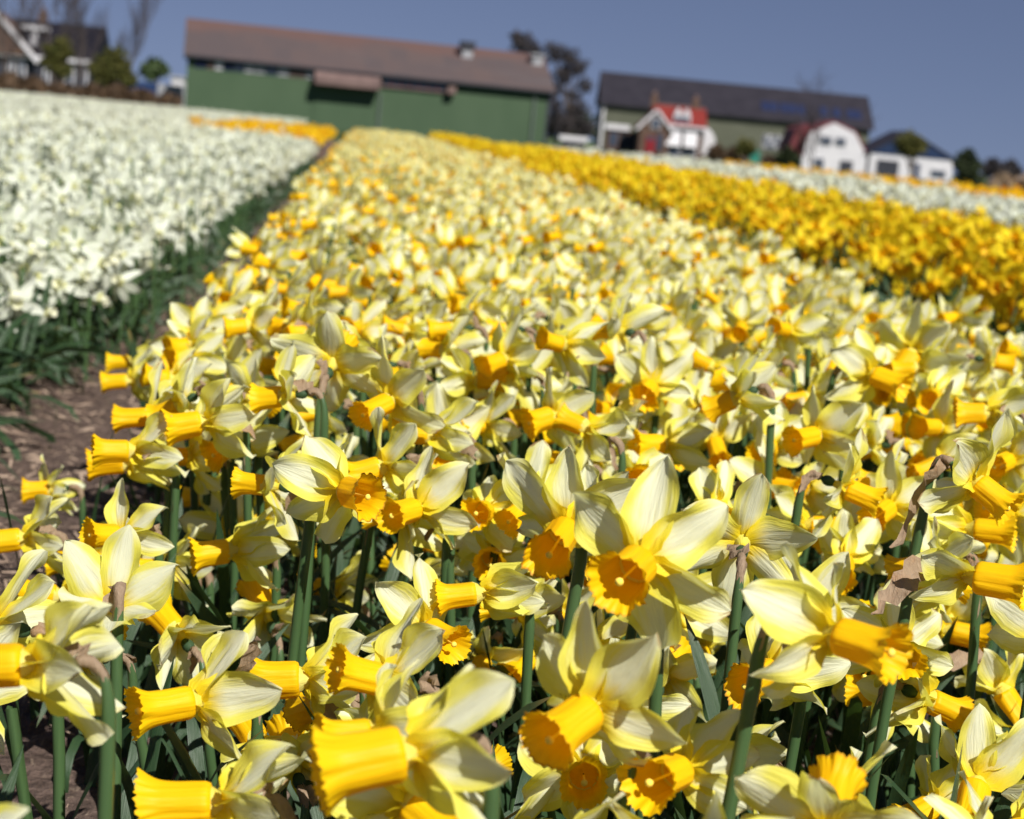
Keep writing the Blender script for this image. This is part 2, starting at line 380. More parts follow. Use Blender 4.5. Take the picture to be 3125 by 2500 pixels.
dw = box('gable_window', m_trimw, ax-.42, ax+.42, -.10, -.02, ez*.86, ez*.86+.95, hs_); box('pane', m_glass, ax-.34, ax+.34, -.13, -.101, ez*.86+.08, ez*.86+.87, dw)
dr = box('door', m_door, ax-.72, ax+.12, -.09, -.02, 0, 2.1, hs_); box('door_window', m_glass, ax-.60, ax, -.12, -.091, 1.75, 2.05, dr)
box('hall_window', m_glass, ax+.25, ax+.75, -.08, -.02, .9, 2.4, hs_)
for oa, ob in ((1402, 1435), (1440, 1470)):
    xa, xb = f(oa, 290)[0], f(ob, 290)[0]
    w_ = box('window', m_trimw, xa, xb, .42, .58, .5, ez-.3, hs_); box('pane', m_glass, xa+.08, xb-.08, .39, .415, .6, 1.35, w_)
    prism_x('awning', m_trimw, [(.38, 1.42), (.38, ez-.35), (-.10, 1.45)], xa+.05, xb-.05, hs_)
box('cornice', m_trimw, gx1-.1, L+.3, .05, .19, ez-.16, ez+.05, hs_)
box('ridge_cap', m_pink, ax, L+.2, D/2+.12, D/2+.48, rz+.10, rz+.24, hs_)
dm = f(1438, 250)[0]
d1 = prism_x('dormer', m_trimw, [(.75, ez+.1), (2.2, ez+.1), (2.2, ez+1.0), (.75, ez+1.0)], dm-.75, dm+.75, hs_)
box('pane', m_glass, dm-.6, dm-.05, .70, .745, ez+.2, ez+.85, d1); box('pane', m_glass, dm+.05, dm+.6, .70, .745, ez+.2, ez+.85, d1)
for s_ in (-.4, .4): prism_y('dormer_gable', m_trimw, [(dm+s_-.36, ez+1.003), (dm+s_+.36, ez+1.003), (dm+s_, ez+1.65)], .72, 2.6, hs_)
for oc in (1378, 1466):
    xx = f(oc, 215, D/2)[0]; ch = box('chimney', m_brick, xx-.3, xx+.3, D/2, D/2+.6, rz-.5, rz+1.0, hs_); box('chimney_pot', m_pink, xx-.12, xx+.12, D/2+.18, D/2+.42, rz+1.003, rz+1.35, ch)
# annex with flat white fascia, and curved awning shed
an, f, L2 = facade('flat_roof_annex', 1276, 172, 1341, 172)
tag(an, 'low brick annex with flat white roof edge beside the red-roofed house', 'annex')
h_ = f(1300, 262)[1]
box('wall', m_brick, 0, L2, 0, 4, 0, h_-.5, an); box('roof', m_trimw, -.2, L2*.72, -.2, 4.2, h_-.497, h_, an)
box('garage_door', m_black, L2*.42, L2*.95, -.05, -.01, .1, h_-.8, an); box('window', m_glass, .3, L2*.35, -.05, -.01, .9, h_-.8, an)
cv, f, L3 = facade('round_shelter', 1478, 172, 1506, 172)
tag(cv, 'white round-backed shelter against the right wall of the red-roofed house', 'shelter')
h_ = f(1485, 268)[1]
prism_y('shell', m_trimw, [(0, .9), (L3, .9), (L3*.98, h_*.55), (L3*.8, h_*.78), (L3*.45, h_*.95), (0, h_)], 0, 4, cv)
box('plinth', m_brick, .05, L3-.05, .05, 3.95, 0, .897, cv)
# white gambrel house
wh, f, L = facade('gambrel_house', 1688, 160, 1826, 160)
tag(wh, 'white gambrel gabled house with dark maroon roof', 'house')
P = [f(1690, 330), f(1704, 280), f(1757, 259), f(1800, 280), f(1825, 330)]
D = 9
prism_y('wall', m_trimw, [(P[0][0], 0), (P[4][0], 0)]+[P[4], P[3], P[2], P[1], P[0]], 0, D, wh)
for i in range(4):
    a, b = P[i], P[i+1]; dx, dz = b[0]-a[0], b[1]-a[1]; l = math.hypot(dx, dz); nx_, nz_ = -dz/l, dx/l
    prism_y('roof_slope', m_maroon, [(a[0]+nx_*.01, a[1]+nz_*.01), (b[0]+nx_*.01, b[1]+nz_*.01), (b[0]+nx_*.22, b[1]+nz_*.22), (a[0]+nx_*.22, a[1]+nz_*.22)], .25, D+.3, wh)
xs_, zs_ = f(1662, 318); xt_, zt_ = f(1722, 260)
prism_y('side_roof', m_maroon, [(xs_, zs_), (P[0][0]-.02, zs_), (P[1][0]-.25, P[1][1]-.3), (xt_-.4, zt_), (xt_-1.6, zt_-.6)], 1.2, D-.2, wh)
box('side_wall', m_brick, xs_+.4, P[0][0]-.02, 1.5, D-.6, 0, zs_, wh)
for (a, b, c, d) in ((1726, 304, 1752, 288), (1758, 306, 1782, 291), (1712, 357, 1736, 334)):
    x0, z0 = f(a, b); x1, z1 = f(c, d); w_ = box('window', m_grey, x0, x1, -.10, -.02, z0, z1, wh)
    for k in range(2): box('pane', m_glass, x0+.07+k*(x1-x0-.07)/2, x0+k*(x1-x0-.07)/2+(x1-x0-.07)/2, -.13, -.101, z0+.07, z1-.07, w_)
x0, _ = f(1768, 350); x1, z1 = f(1796, 340); box('garage_door', m_black, x0, x1, -.08, -.02, 0, z1, wh)
# blue gabled garage
ga, f, L = facade('blue_garage', 1830, 160, 2004, 160)
tag(ga, 'low white garage with blue boarded gable', 'garage')
A0 = f(1916, 279); z1 = .5*(f(1837, 323)[1]+f(2000, 337)[1]); D = 8
box('wall', m_trimw, 0, L, 0, D, 0, z1, ga)
prism_y('gable', m_blue, [(-.3, z1+.003), (L+.3, z1+.003), (A0[0], A0[1])], -.06, D, ga)
for s_, xx in ((-1, -.6), (1, L+.6)):
    sl = (A0[1]-z1)/(L/2); beam('roof_slope', m_dark, (xx, z1-.14), (A0[0]+s_*.05, A0[1]+.09), -.14, D+.3, .13, ga)
x0, _ = f(1845, 350); x1, zt = f(1892, 352); box('garage_door', m_black, x0, x1, -.06, -.01, 0, zt+.5, ga)
x0, z0 = f(1958, 372); x1, zt = f(1992, 360); w_ = box('window', m_grey, x0, x1, -.07, -.01, z0, zt, ga); box('pane', m_glass, x0+.08, x1-.08, -.10, -.071, z0+.06, zt-.06, w_)
x0, _ = f(1925, 360); x1, zt = f(1938, 345); box('door', m_blue, x0, x1, -.06, -.01, 0, zt, ga)
# left dark house
lh, f, L = facade('dark_tiled_house', -60, 168, 190, 168.5)
tag(lh, 'dark tiled house with white gable boards behind bare trees', 'house')
ez = f(180, 130)[1]; D = 9; rz = f(185, 54, D/2)[1]
box('wall', m_black, 0, L, 0, D, 0, ez, lh)
prism_x('roof', m_tile, [(-.4, ez-.1), (D/2, rz), (D+.4, ez-.1)], -.3, L+.3, lh)
box('eave_board', m_trimw, 0, L+.2, -.55, -.41, ez-.2, ez+.12, lh)
ap = f(-8, 22); bl = f(78, 127); 
prism_y('gable', m_brick, [(ap[0]-(bl[0]-ap[0]), ez+.02), (bl[0], ez+.02), (ap[0], ap[1])], -.7, 3.6, lh)
beam('gable_board', m_trimw, (bl[0]+.3, bl[1]-.2), ap, -.95, -.71, .38, lh); beam('gable_board', m_trimw, (2*ap[0]-bl[0]-.3, bl[1]-.2), ap, -.95, -.71, .38, lh)
x0, z0 = f(52, 100); x1, zt = f(82, 55); dr = box('dormer', m_black, x0, x1, .4, 3, z0, zt-.35, lh); box('dormer_roof', m_trimw, x0-.5, x1+.4, .1, 3.1, zt-.347, zt, lh)
box('pane', m_trimw, x0+.45, x0+.95, .34, .397, z0+.3, zt-.6, dr)
xx, zz = f(90, 50, D/2); ch = box('chimney', m_brick, xx-.4, xx+.4, D/2-.35, D/2+.45, rz-1, rz+.9, lh); box('chimney_pot', m_pink, xx-.15, xx+.15, D/2-.1, D/2+.2, rz+.903, rz+1.3, ch)
for a, b in ((16, 28), (38, 55), (92, 106), (138, 158), (170, 186)):
    x0, _ = f(a, 150); x1, zt = f(b, 138); zt = ez-.5
    w_ = box('window', m_trimw, x0, x1, -.10, -.02, .6, zt, lh); box('pane', m_glass, x0+.14, x1-.14, -.13, -.101, .75, zt-.15, w_)
xx = f(80, 60)[0]
# small things between the left house and the barn
bs, f, L = facade('blue_roof_store', 262, 150, 330, 150); tag(bs, 'low dark blue roofed store left of the green barn', 'store')
zz = f(300, 172)[1]; box('wall', m_black, 0, L, 0, 4, 0, zz*.5, bs); prism_x('roof', m_blue, [(-.3, zz*.5-.1), (4.3, zz*.5-.1), (2, zz)], -.2, L+.2, bs)
bt, f, L = facade('white_box_store', 358, 190, 384, 190); tag(bt, 'far white flat-topped store peeping past the left corner of the green barn', 'store')
zz = f(372, 160)[1]; box('wall', m_trimw, 0, L, 0, 4, 0, zz-.25, bt); box('roof', m_grey, -.15, L+.15, -.15, 4.15, zz-.247, zz, bt)
cr, f, L = facade('farm_trailer', 330, 118, 374, 118); tag(cr, 'grey farm trailer parked at the left corner of the green barn', 'trailer')
zz = f(350, 178)[1]; box('body', m_grey, 0, L, 0, 2, .7, max(zz, 1.5), cr)
for xx in (.5, L-.5):
    V, F = [], []
    for k in range(16):
        a = k*math.pi/8; V += [(xx+.36*math.cos(a), -.1, .38+.36*math.sin(a)), (xx+.36*math.cos(a), .14, .38+.36*math.sin(a))]
    F = [(2*k, 2*k+1, (2*k+3) % 32, (2*k+2) % 32) for k in range(16)]+[tuple(range(0, 32, 2)), tuple(range(31, 0, -2))]
    mesh_obj('wheel', V, F, m_black, cr)
# white low wall and trailer by the right corner of the barn
lw, f, L = facade('low_white_wall', 1160, 120, 1292, 124); tag(lw, 'low white garden wall right of the green barn', 'wall')
box('wall', m_trimw, 0, L, 0, .25, 0, .55, lw); box('coping', m_grey, -.05, L+.05, -.05, .30, .553, .63, lw)
wg, f, L = facade('flatbed_wagon', 1178, 130, 1238, 130); tag(wg, 'pale flatbed wagon parked behind the low white wall', 'wagon')
zz = f(1200, 286)[1]; box('bed', m_trimw, 0, L, 0, 2.2, max(.9, zz-.35), max(1.2, zz), wg); box('chassis', m_black, .2, L-.2, .2, 2, .45, max(.9, zz-.35)-.003, wg)
for xx in (.6, L-.6):
    V = []
    for k in range(16):
        a = k*math.pi/8; V += [(xx+.4*math.cos(a), -.05, .41+.4*math.sin(a)), (xx+.4*math.cos(a), .18, .41+.4*math.sin(a))]
    mesh_obj('wheel', V, [(2*k, 2*k+1, (2*k+3) % 32, (2*k+2) % 32) for k in range(16)]+[tuple(range(0, 32, 2)), tuple(range(31, 0, -2))], m_black, wg)
tb, f, L = facade('waste_bin', 1580, 150, 1600, 150); tag(tb, 'teal wheeled bin in front of the long olive shed', 'bin')
prism_y('body', m_teal, [(.08, .1), (L-.08, .1), (L, 1.5), (0, 1.5)], 0, .8, tb); prism_y('lid', m_teal, [(-.04, 1.503), (L+.04, 1.503), (L-.1, 1.68), (.1, 1.68)], -.05, .85, tb)

# ------------------------------------------------------------------ trees, hedges
m_bark = noisy('bark', (.055, .045, .042), (.10, .082, .072), 6, .9, .1)
m_twig = noisy('twigs', (.070, .058, .062), (.11, .09, .09), 4, .9, .1)
def foliage_mat(name, a, b):
    t = NT(name); r = t.n('Attribute', attribute_name='rnd').outputs['Fac']; c = t.mix(r, a+(1,), b+(1,)); return t.leafy(c, c, .25, .6, .15)
m_fol = {'olive': foliage_mat('olive_leaves', (.060, .070, .018), (.13, .12, .035)), 'ever': foliage_mat('evergreen_needles', (.040, .036, .040), (.085, .075, .078)),
         'green': foliage_mat('fresh_leaves', (.05, .085, .03), (.10, .14, .06)), 'hedge': foliage_mat('hedge_leaves', (.022, .032, .015), (.05, .065, .028)),
         'rust': foliage_mat('rusty_hedge_leaves', (.055, .036, .022), (.15, .095, .058)), 'reed': foliage_mat('dry_reeds', (.24, .165, .105), (.40, .29, .19))}
def tubes(segs, sides=5):
    V, F = [], []
    for p, q, r0, r1 in segs:
        d = (q-p); 
        if d.length < 1e-6: continue
        d.normalize(); a = d.orthogonal().normalized(); b = d.cross(a); k0 = len(V)
        for c, r in ((p, r0), (q, r1)):
            for k in range(sides):
                t = 2*math.pi*k/sides; V.append(c+a*(r*math.cos(t))+b*(r*math.sin(t)))
        for k in range(sides): F.append((k0+k, k0+(k+1) % sides, k0+sides+(k+1) % sides, k0+sides+k))
    return V, F
def cards(name, pts, size, mat, parent, rr, up=.0, aspect=1.0):
    n = len(pts); pts = np.asarray(pts); a = rr.normal(size=(n, 3)); a[:, 2] += up; a /= np.linalg.norm(a, axis=1)[:, None]
    b = np.cross(a, rr.normal(size=(n, 3))); b /= np.linalg.norm(b, axis=1)[:, None]
    s = size*rr.uniform(.5, 1.3, n)[:, None]; a = a*s*aspect; b = b*s*.5
    V = np.stack([pts-a, pts-b*.8, pts+a, pts+b], 1).reshape(-1, 3); I = np.arange(n)*4
    me = bpy.data.meshes.new(name); me.vertices.add(4*n); me.vertices.foreach_set('co', V.astype(np.float32).ravel())
    me.loops.add(4*n); me.loops.foreach_set('vertex_index', np.arange(4*n, dtype=np.int32))
    me.polygons.add(n); me.polygons.foreach_set('loop_start', I.astype(np.int32)); me.polygons.foreach_set('loop_total', np.full(n, 4, np.int32))
    at = me.attributes.new('rnd', 'FLOAT', 'POINT'); at.data.foreach_set('value', np.repeat(rr.random(n), 4).astype(np.float32))
    me.materials.append(mat); me.update(calc_edges=True); return link(bpy.data.objects.new(name, me), parent)
def bare_tree(ox, d, height, spread, label, seed, upright=.6, group=None):
    rr = random.Random(seed); B = W(ox, hor(ox), d); B.z = GZ; root = empty('bare_tree', B); tag(root, label, 'tree', group)
    big, fine = [], []
    def grow(p, dr, l, r, lev):
        q = p; n = 3
        for k in range(n):
            dr = (dr+Vector((rr.gauss(0, .12), rr.gauss(0, .12), .10*upright))).normalized(); e = q+dr*(l/n)
            (big if lev < 2 else fine).append((q.copy(), e.copy(), r*(1-.25*k/n), r*(1-.25*(k+1)/n))); q = e
            if lev < 4:
                for _ in range(2 if lev == 0 else (2 if lev < 3 else 2)):
                    a = rr.uniform(0, 6.28); t = spread*rr.uniform(.5, 1.2)
                    nd = (dr+Vector((math.cos(a)*t, math.sin(a)*t, .25*upright))).normalized(); grow(q, nd, l*rr.uniform(.45, .65), r*.5, lev+1)
    grow(Vector((0, 0, -.1)), Vector((0, 0, 1)), height*.55, height*.008+.02, 0)
    V, F = tubes(big, 6); mesh_obj('trunk', V, F, m_bark, root); V, F = tubes(fine, 3); mesh_obj('crown', V, F, m_twig, root)
    return root
def leafy_tree(name, ox, d, blobs, fol, label, seed, n=1800, size=.22, trunk=True, cat='tree', group=None):
    """blobs: (overview x, overview y, radius in overview px) clumps of the crown at distance d."""
    rr = np.random.default_rng(seed); B = W(ox, hor(ox), d); B.z = GZ; root = empty(name, B); tag(root, label, cat, group)
    sc = d*OV/FPX; pts = []; segs = []; tot = sum(b[2]**2 for b in blobs)
    for bx, by, br in blobs:
        c = np.array(W(bx, by, d)-B); r = br*sc; m = int(n*br*br/tot); v = rr.normal(size=(m, 3)); v /= np.linalg.norm(v, axis=1)[:, None]
        rad = r*(rr.random(m)**.45)*(1+.30*np.sin(v[:, 0]*5+seed)*np.cos(v[:, 2]*4+br)); p = c+v*rad[:, None]*np.array([1, 1, .85]); p = p[p[:, 2] > .05]; pts.append(p)
        cc = Vector(c); base = Vector((0, 0, max(.2, cc.z*.35)))
        segs.append((base, cc, .06+.012*cc.z, .03))
        for _ in range(6):
            e = Vector(c+rr.normal(size=3)*r*.5); segs.append((cc*.8+base*.2, e, .035, .012))
    pts = np.concatenate(pts); top = max(p[2] for p in pts)
    if trunk: segs.append((Vector((0, 0, -.1)), Vector((0, 0, top*.45)), .05+.022*top, .04+.014*top))
    V, F = tubes(segs, 6); mesh_obj('trunk' if trunk else 'branches', V, F, m_bark, root)
    cards('crown', pts, size, m_fol[fol], root, rr); return root
bare_tree(18, 140, 11, .55, 'bare tree in front of the white gable board of the dark house', 11)
bare_tree(118, 142, 10.5, .50, 'bare tree standing beside the red chimney of the dark house', 12)
bare_tree(168, 150, 11.5, .50, 'slender bare tree rising over the right end of the dark house roof', 13)
bare_tree(258, 138, 8.6, .42, 'bare upright tree growing from the olive bush beside the dark house', 14, .9)
leafy_tree('olive_bush', 122, 135, [(120, 115, 24), (130, 92, 18), (108, 132, 22), (132, 150, 20), (142, 112, 16), (104, 104, 14)], 'olive', 'olive green bush covering the front of the dark house', 21, 2200, .2, cat='bush')
leafy_tree('olive_bush', 238, 130, [(235, 150, 34), (212, 160, 26), (265, 165, 24), (240, 118, 24), (222, 128, 20), (258, 138, 22), (200, 140, 14), (275, 172, 16)], 'olive', 'broad olive bush right of the dark house', 22, 2600, .2, cat='bush')
leafy_tree('green_tree', 325, 185, [(318, 150, 24), (338, 145, 20), (325, 135, 16)], 'green', 'small green tree above the blue roofed store', 23, 1500, .3)
leafy_tree('pine_tree', 1105, 150, [(1100, 92, 28), (1090, 80, 18), (1125, 105, 18)], 'ever', 'dark clumpy tree rising behind the barn roof vents', 31, 2200, .13)
leafy_tree('pine_tree', 1195, 138, [(1165, 110, 26), (1195, 120, 26), (1215, 142, 26), (1185, 160, 26), (1232, 180, 20), (1165, 190, 22), (1205, 200, 16), (1168, 225, 24), (1215, 232, 28), (1185, 262, 30), (1230, 268, 26)], 'ever', 'dark clumpy tree with open gaps beyond the right end of the green barn', 32, 6500, .13)
for k, (ox, oy, r_, f_, lab) in enumerate([(1172, 258, 30, 'hedge', 'dark bush by the right corner of the green barn'), (1222, 258, 30, 'hedge', 'dark bush between the wagon and the shed gable'),
                                (1510, 320, 18, 'rust', 'reddish hedge bush beside the white round-backed shelter'), (1548, 325, 20, 'rust', 'reddish hedge bush left of the teal bin'),
                                (1570, 308, 18, 'olive', 'olive shrub against the long shed wall'), (1660, 330, 22, 'hedge', 'dark shrub under the maroon side roof'),
                                (1622, 340, 16, 'rust', 'brownish shrub right of the teal bin'),
                                (2036, 335, 26, 'hedge', 'dark green bush right of the blue garage'), (2040, 365, 28, 'hedge', 'low dark bush at the foot of the green bush by the garage'),
                                (2090, 350, 20, 'ever', 'far purple-grey bush beyond the garage'), (2125, 355, 22, 'ever', 'far purple-grey bush beside the dry reeds')]):
    leafy_tree('garden_shrub', ox, 140+3*(k % 4), [(ox, oy, r_), (ox-r_*.5, oy+r_*.5, r_*.7), (ox+r_*.5, oy+r_*.45, r_*.7)], f_, lab, 60+k, 1100, .22, cat='shrub', trunk=False)
leafy_tree('pollard_tree', 1918, 150, [(1915, 300, 27), (1900, 308, 20), (1935, 308, 20), (1916, 318, 20)], 'olive', 'round dark pollard tree in front of the blue gable', 33, 2600, .16)
bare_tree(1722, 215, 10.5, .75, 'wide bare tree showing above the shed roof', 15, .4)
bare_tree(1775, 225, 9.8, .7, 'faint bare tree above the right end of the shed roof', 16, .4)
bare_tree(1712, 150, 5.6, .5, 'thin bare tree against the white gambrel wall', 17)
# strip of brown stalks along the field end, and dry reeds
def strip(name, x0, x1, d0, d1, h, n, fol, label, seed, sz=.2):
    rr = np.random.default_rng(seed); ox = rr.uniform(x0, x1, n); k = (ox-x0)/(x1-x0); P = []
    for a, b in zip(ox, k):
        p = W(a, hor(a), (d0+(d1-d0)*b)*rr.uniform(.97, 1.03)); P.append((p.x, p.y, GZ+rr.random()**.8*h*(.88+.12*math.sin(a*.07)*math.sin(a*.041+1))))
    tag(cards(name, P, sz, m_fol[fol], None, rr, up=2.0), label, 'vegetation', kind='stuff')
strip('dry_stalks', -60, 380, 70, 92, 1.62, 16000, 'rust', 'brown dry stalks along the far end of the white beds', 41)
strip('reeds', 2085, 2260, 60, 62, 1.5, 3000, 'reed', 'tan dry reeds at the far end of the orange bed', 42)
strip('verge_grass', 380, 1300, 98, 112, .35, 7000, 'green', 'grass verge in front of the green barn', 43)
strip('garden_hedge', 1240, 2100, 120, 130, .62, 12000, 'hedge', 'dark garden edge planting in front of the houses', 44)
#FLOWERS
# ------------------------------------------------------------------ flower templates (metres; trumpet along +Z, petals spread round the origin)
def grid_faces(nu, nv):
    return [(j*(nu+1)+i, j*(nu+1)+i+1, (j+1)*(nu+1)+i+1, (j+1)*(nu+1)+i) for j in range(nv) for i in range(nu)]
def petal(nu, nv, seed, ln=.037, wd=.0105, reflex=.10, cup=.12, wave=.06, twist=.25, blunt=.74):
    r = np.random.default_rng(seed); V, UV = [], []
    ph = r.uniform(0, 6.28, 4); tw = r.uniform(-twist, twist); bend = reflex*r.uniform(.3, 1.5); side = r.uniform(-.06, .06); fold = r.uniform(.5, 1.5)
    for j in range(nv+1):
        t = j/nv; w = wd*(max(t, .0)+.035)**.62*max(1-t, 0)**blunt*1.72+(.0018 if t < .12 else 0)
        if j == nv: w = .0004
        for i in range(nu+1):
            s = 2*i/nu-1; sh = s*w*(1+.06*math.sin(9*t+ph[0]*s))
            z = -bend*ln*t*t*1.6+cup*w*(1-2*abs(s)**1.6)*-1.0*fold+.10*w*math.exp(-(s/.18)**2)
            z += wave*wd*math.sin(7*t+ph[1]+1.6*s)*abs(s)**1.4*2.0+wave*wd*.6*math.sin(15*t+ph[2])*s*abs(s)
            z += tw*s*w*t
            V.append((.0035+ln*t*(1-.12*bend*t), sh+side*ln*t*t, z)); UV.append((i/nu, t))
    return np.array(V), grid_faces(nu, nv), np.array(UV)
def trumpet(na, nt, seed, ln=.0262, r0=.0080, r1=.0081, rim=.0121, frill=.8, lobes=15):
    r = np.random.default_rng(seed); V, UV = [], []; ph = r.uniform(0, 6.28, 8); el = r.uniform(.9, 1.1); k1, k2, k3 = r.integers(7, 12), r.integers(12, 19), r.integers(3, 6); lobes = lobes+int(r.integers(-3, 4))
    for j in range(nt+1):
        t = j/nt; sh = min(1, t/.10)
        rad = (r0*.62+(r0*.38)*sh**.6) + (r1-r0)*t + (rim-r1)*(.35*max(0, (t-.45)/.55)**1.5+.65*max(0, (t-.72)/.28)**1.7)
        if j == 0 and nt >= 7: rad = .0004
        for i in range(na+1):
            a = 2*math.pi*i/na; f = max(0, (t-.55)/.45)
            rr_ = rad*(1+.035*math.sin(6*a+ph[0])*min(1, t*3)+.014*math.sin(k1*a+ph[4])*math.sin(2*a+ph[2])+.011*math.sin(k2*a+ph[5])*math.sin(k3*a+ph[3]))
            rr_ += frill*f**2*.0008*(math.sin(lobes*a+ph[1])*math.sin(k3*a+ph[6])+.8*math.sin((2*lobes+3)*a+ph[2])*math.sin(2*a+ph[0])+.8*math.sin(k1*a+ph[7])+1.1*math.sin(3*a+ph[3]))
            z = ln*t+frill*f**3*.0009*(math.sin(2*a+ph[5])+.7*math.sin((lobes+4)*a+ph[6])+.8*math.sin((2*lobes+1)*a+ph[7]))
            V.append((rr_*math.cos(a)*el, rr_*math.sin(a)/el, z-.001)); UV.append((i/na, t))
    return np.array(V), grid_faces(na, nt), np.array(UV)
def leafblade(nv, seed, ln=1.0, wd=.0062, droop=.5):
    r = np.random.default_rng(seed); V, UV = [], []; tw = r.uniform(-1.6, 1.6); dz = 0; x = z = 0.0; ang = r.uniform(.03, .2); b = droop*r.uniform(.3, 1.7)
    for j in range(nv+1):
        t = j/nv; w = wd*(1-.15*t)*(1 if t < .8 else max(.02, 1-((t-.8)/.2)**2)); a = tw*t
        for i in range(3):
            s = i-1; c = abs(s)*.28*w
            V.append((x+s*w*math.sin(a)*math.cos(ang)+c, s*w*math.cos(a), z-s*w*math.sin(a)*math.sin(ang))); UV.append((i/2, t))
        x += ln/nv*math.sin(ang); z += ln/nv*math.cos(ang); ang += b*(.35+1.8*t)/nv*2.2
    return np.array(V), grid_faces(2, nv), np.array(UV)
def mk(name, VFU, mats):
    V, F, U = VFU; me = bpy.data.meshes.new(name); me.from_pydata([tuple(v) for v in V], [], F)
    ul = me.uv_layers.new(name='UVMap'); idx = np.zeros(len(me.loops), np.int32); me.loops.foreach_get('vertex_index', idx)
    ul.data.foreach_set('uv', U[idx].astype(np.float32).ravel())
    for m in (mats if isinstance(mats, list) else [mats]): me.materials.append(m)
    me.shade_smooth(); me.update(); return me
def lathe(prof, na=10):
    V, UV = [], []
    for j, (r_, z) in enumerate(prof):
        for i in range(na+1):
            a = 2*math.pi*i/na; V.append((r_*math.cos(a), r_*math.sin(a), z)); UV.append((i/na, j/(len(prof)-1)))
    return np.array(V), grid_faces(na, len(prof)-1), np.array(UV)

PET_HI = [mk('petal', petal(8, 14, 100+k, ln=.041, wd=.0180 if k % 2 else .0152, reflex=.07, cup=.20, wave=.09), M['pale']) for k in range(14)]
PET_LO = [mk('petal', petal(4, 6, 100+k, ln=.041, wd=.0180 if k % 2 else .0152, reflex=.07, cup=.20, wave=.09), M['pale']) for k in range(14)]
TRU_HI = [mk('trumpet', trumpet(80, 16, 200+k), M['trumpet']) for k in range(6)]
TRU_LO = [mk('trumpet', trumpet(24, 7, 200+k), M['trumpet']) for k in range(6)]
STIG = mk('stigma', lathe([(.0006, .004), (.0006, .0215), (.0015, .0220), (.0018, .0232), (.0012, .0242), (.0001, .0245)], 8), M['stigma'])
ov_prof = [(.0001, -.0205), (.0022, -.0197), (.0037, -.0175), (.0041, -.0150), (.0034, -.0122), (.0026, -.0105)]
tu_prof = [(.0025, -.0108), (.0030, -.0075), (.0044, -.0035), (.0066, -.0005), (.0078, .002)]
OVAR = mk('ovary', lathe(ov_prof, 12), M['ovary']); TUBE = mk('perianth_tube', lathe(tu_prof, 12), M['paleback'])
LEAFS = [mk('leaf', leafblade(9, 300+k, 1.0, .0062/.26, (.25, .5, 1.2)[k % 3]), M['leaf']) for k in range(9)]
WP = [mk('petal', petal(4, 6, 400+k, .040, .0110, .10, .10, .10, .5, .75), M['white']) for k in range(8)]
WC = [mk('cup', trumpet(18, 4, 450+k, .012, .0062, .0070, .0082, .5, 7), M['whitecup']) for k in range(3)]
YP = [mk('petal', petal(4, 6, 500+k, .036, .0150, .02, .10, .10, .5, .6), M['yellow']) for k in range(8)]
YC = [mk('trumpet', trumpet(20, 5, 550+k, .030, .0085, .0095, .0150), M['yellowcup']) for k in range(3)]

rnd = random.Random(5)
def head_matrix(pos, z, roll=0.0, size=1.0):
    z = Vector(z).normalized(); up = Vector((0, 0, 1)); x = up-z*up.dot(z)
    if x.length < 1e-3: x = Vector((1, 0, 0))
    x.normalize(); y = z.cross(x)
    m = Matrix((x, y, z)).transposed().to_4x4() @ Matrix.Rotation(roll, 4, 'Z') @ Matrix.Scale(size, 4)
    m.translation = Vector(pos); return m
def stem_curve(H, base, size=1.0, back=.0196):
    """points from the back of the ovary over the bent neck down to the ground"""
    z = (H.to_3x3() @ Vector((0, 0, 1))).normalized(); p0 = H @ Vector((0, 0, -back))
    hz = Vector((-z.x, -z.y, 0)); run = .012*size; down = .030*size
    p1 = p0-z*.012*size+Vector((0, 0, .004)); p3 = p0+hz*run*1.35-Vector((0, 0, down)); p2 = p3+Vector((0, 0, .024*size))
    pts = []
    for k in range(9):
        t = k/8; pts.append(p0*(1-t)**3+p1*3*t*(1-t)**2+p2*3*t*t*(1-t)+p3*t**3)
    nb = 5; b = Vector(base)
    for k in range(1, nb+1):
        t = k/nb; q = p3.lerp(b, t); s = math.sin(t*math.pi)*.006; pts.append(q+Vector((hz.x*s, hz.y*s, 0)))
    return pts
def sweep(pts, rad, sides, seed=None, rough=0.0):
    r = np.random.default_rng(seed); V, F = [], []; pts = [Vector(p) for p in pts]; n = len(pts); a = None
    for k, p in enumerate(pts):
        d = (pts[min(k+1, n-1)]-pts[max(k-1, 0)]).normalized()
        a = d.orthogonal().normalized() if a is None else (a-d*a.dot(d)).normalized()
        b = d.cross(a); rk = rad(k/(n-1))
        for i in range(sides):
            t = 2*math.pi*i/sides; q = rk*(1+(rough*r.normal() if rough else 0)); V.append(p+a*(q*math.cos(t))+b*(q*math.sin(t)))
    for k in range(n-1):
        for i in range(sides): F.append((k*sides+i, k*sides+(i+1) % sides, (k+1)*sides+(i+1) % sides, (k+1)*sides+i))
    F.append(tuple(range(sides-1, -1, -1))); F.append(tuple((n-1)*sides+i for i in range(sides)))
    return V, F
def child(name, me, parent, mat4):
    o = bpy.data.objects.new(name, me); C.objects.link(o); o.parent = parent; o.matrix_basis = mat4; return o
def add_leaves(root, n, rr, zbase=0.0, lean=None, ln=(.14, .23), out=1.0):
    for _ in range(n):
        a = rr.uniform(0, 6.283) if lean is None else lean+rr.gauss(0, .7)
        m = Matrix.Translation((math.cos(a)*.008, math.sin(a)*.008, zbase)) @ Matrix.Rotation(a, 4, 'Z') @ Matrix.Rotation(rr.uniform(.0, .22)*out, 4, 'Y') @ Matrix.Scale(rr.uniform(*ln), 4)
        child('leaf', LEAFS[rr.randrange(9)], root, m)

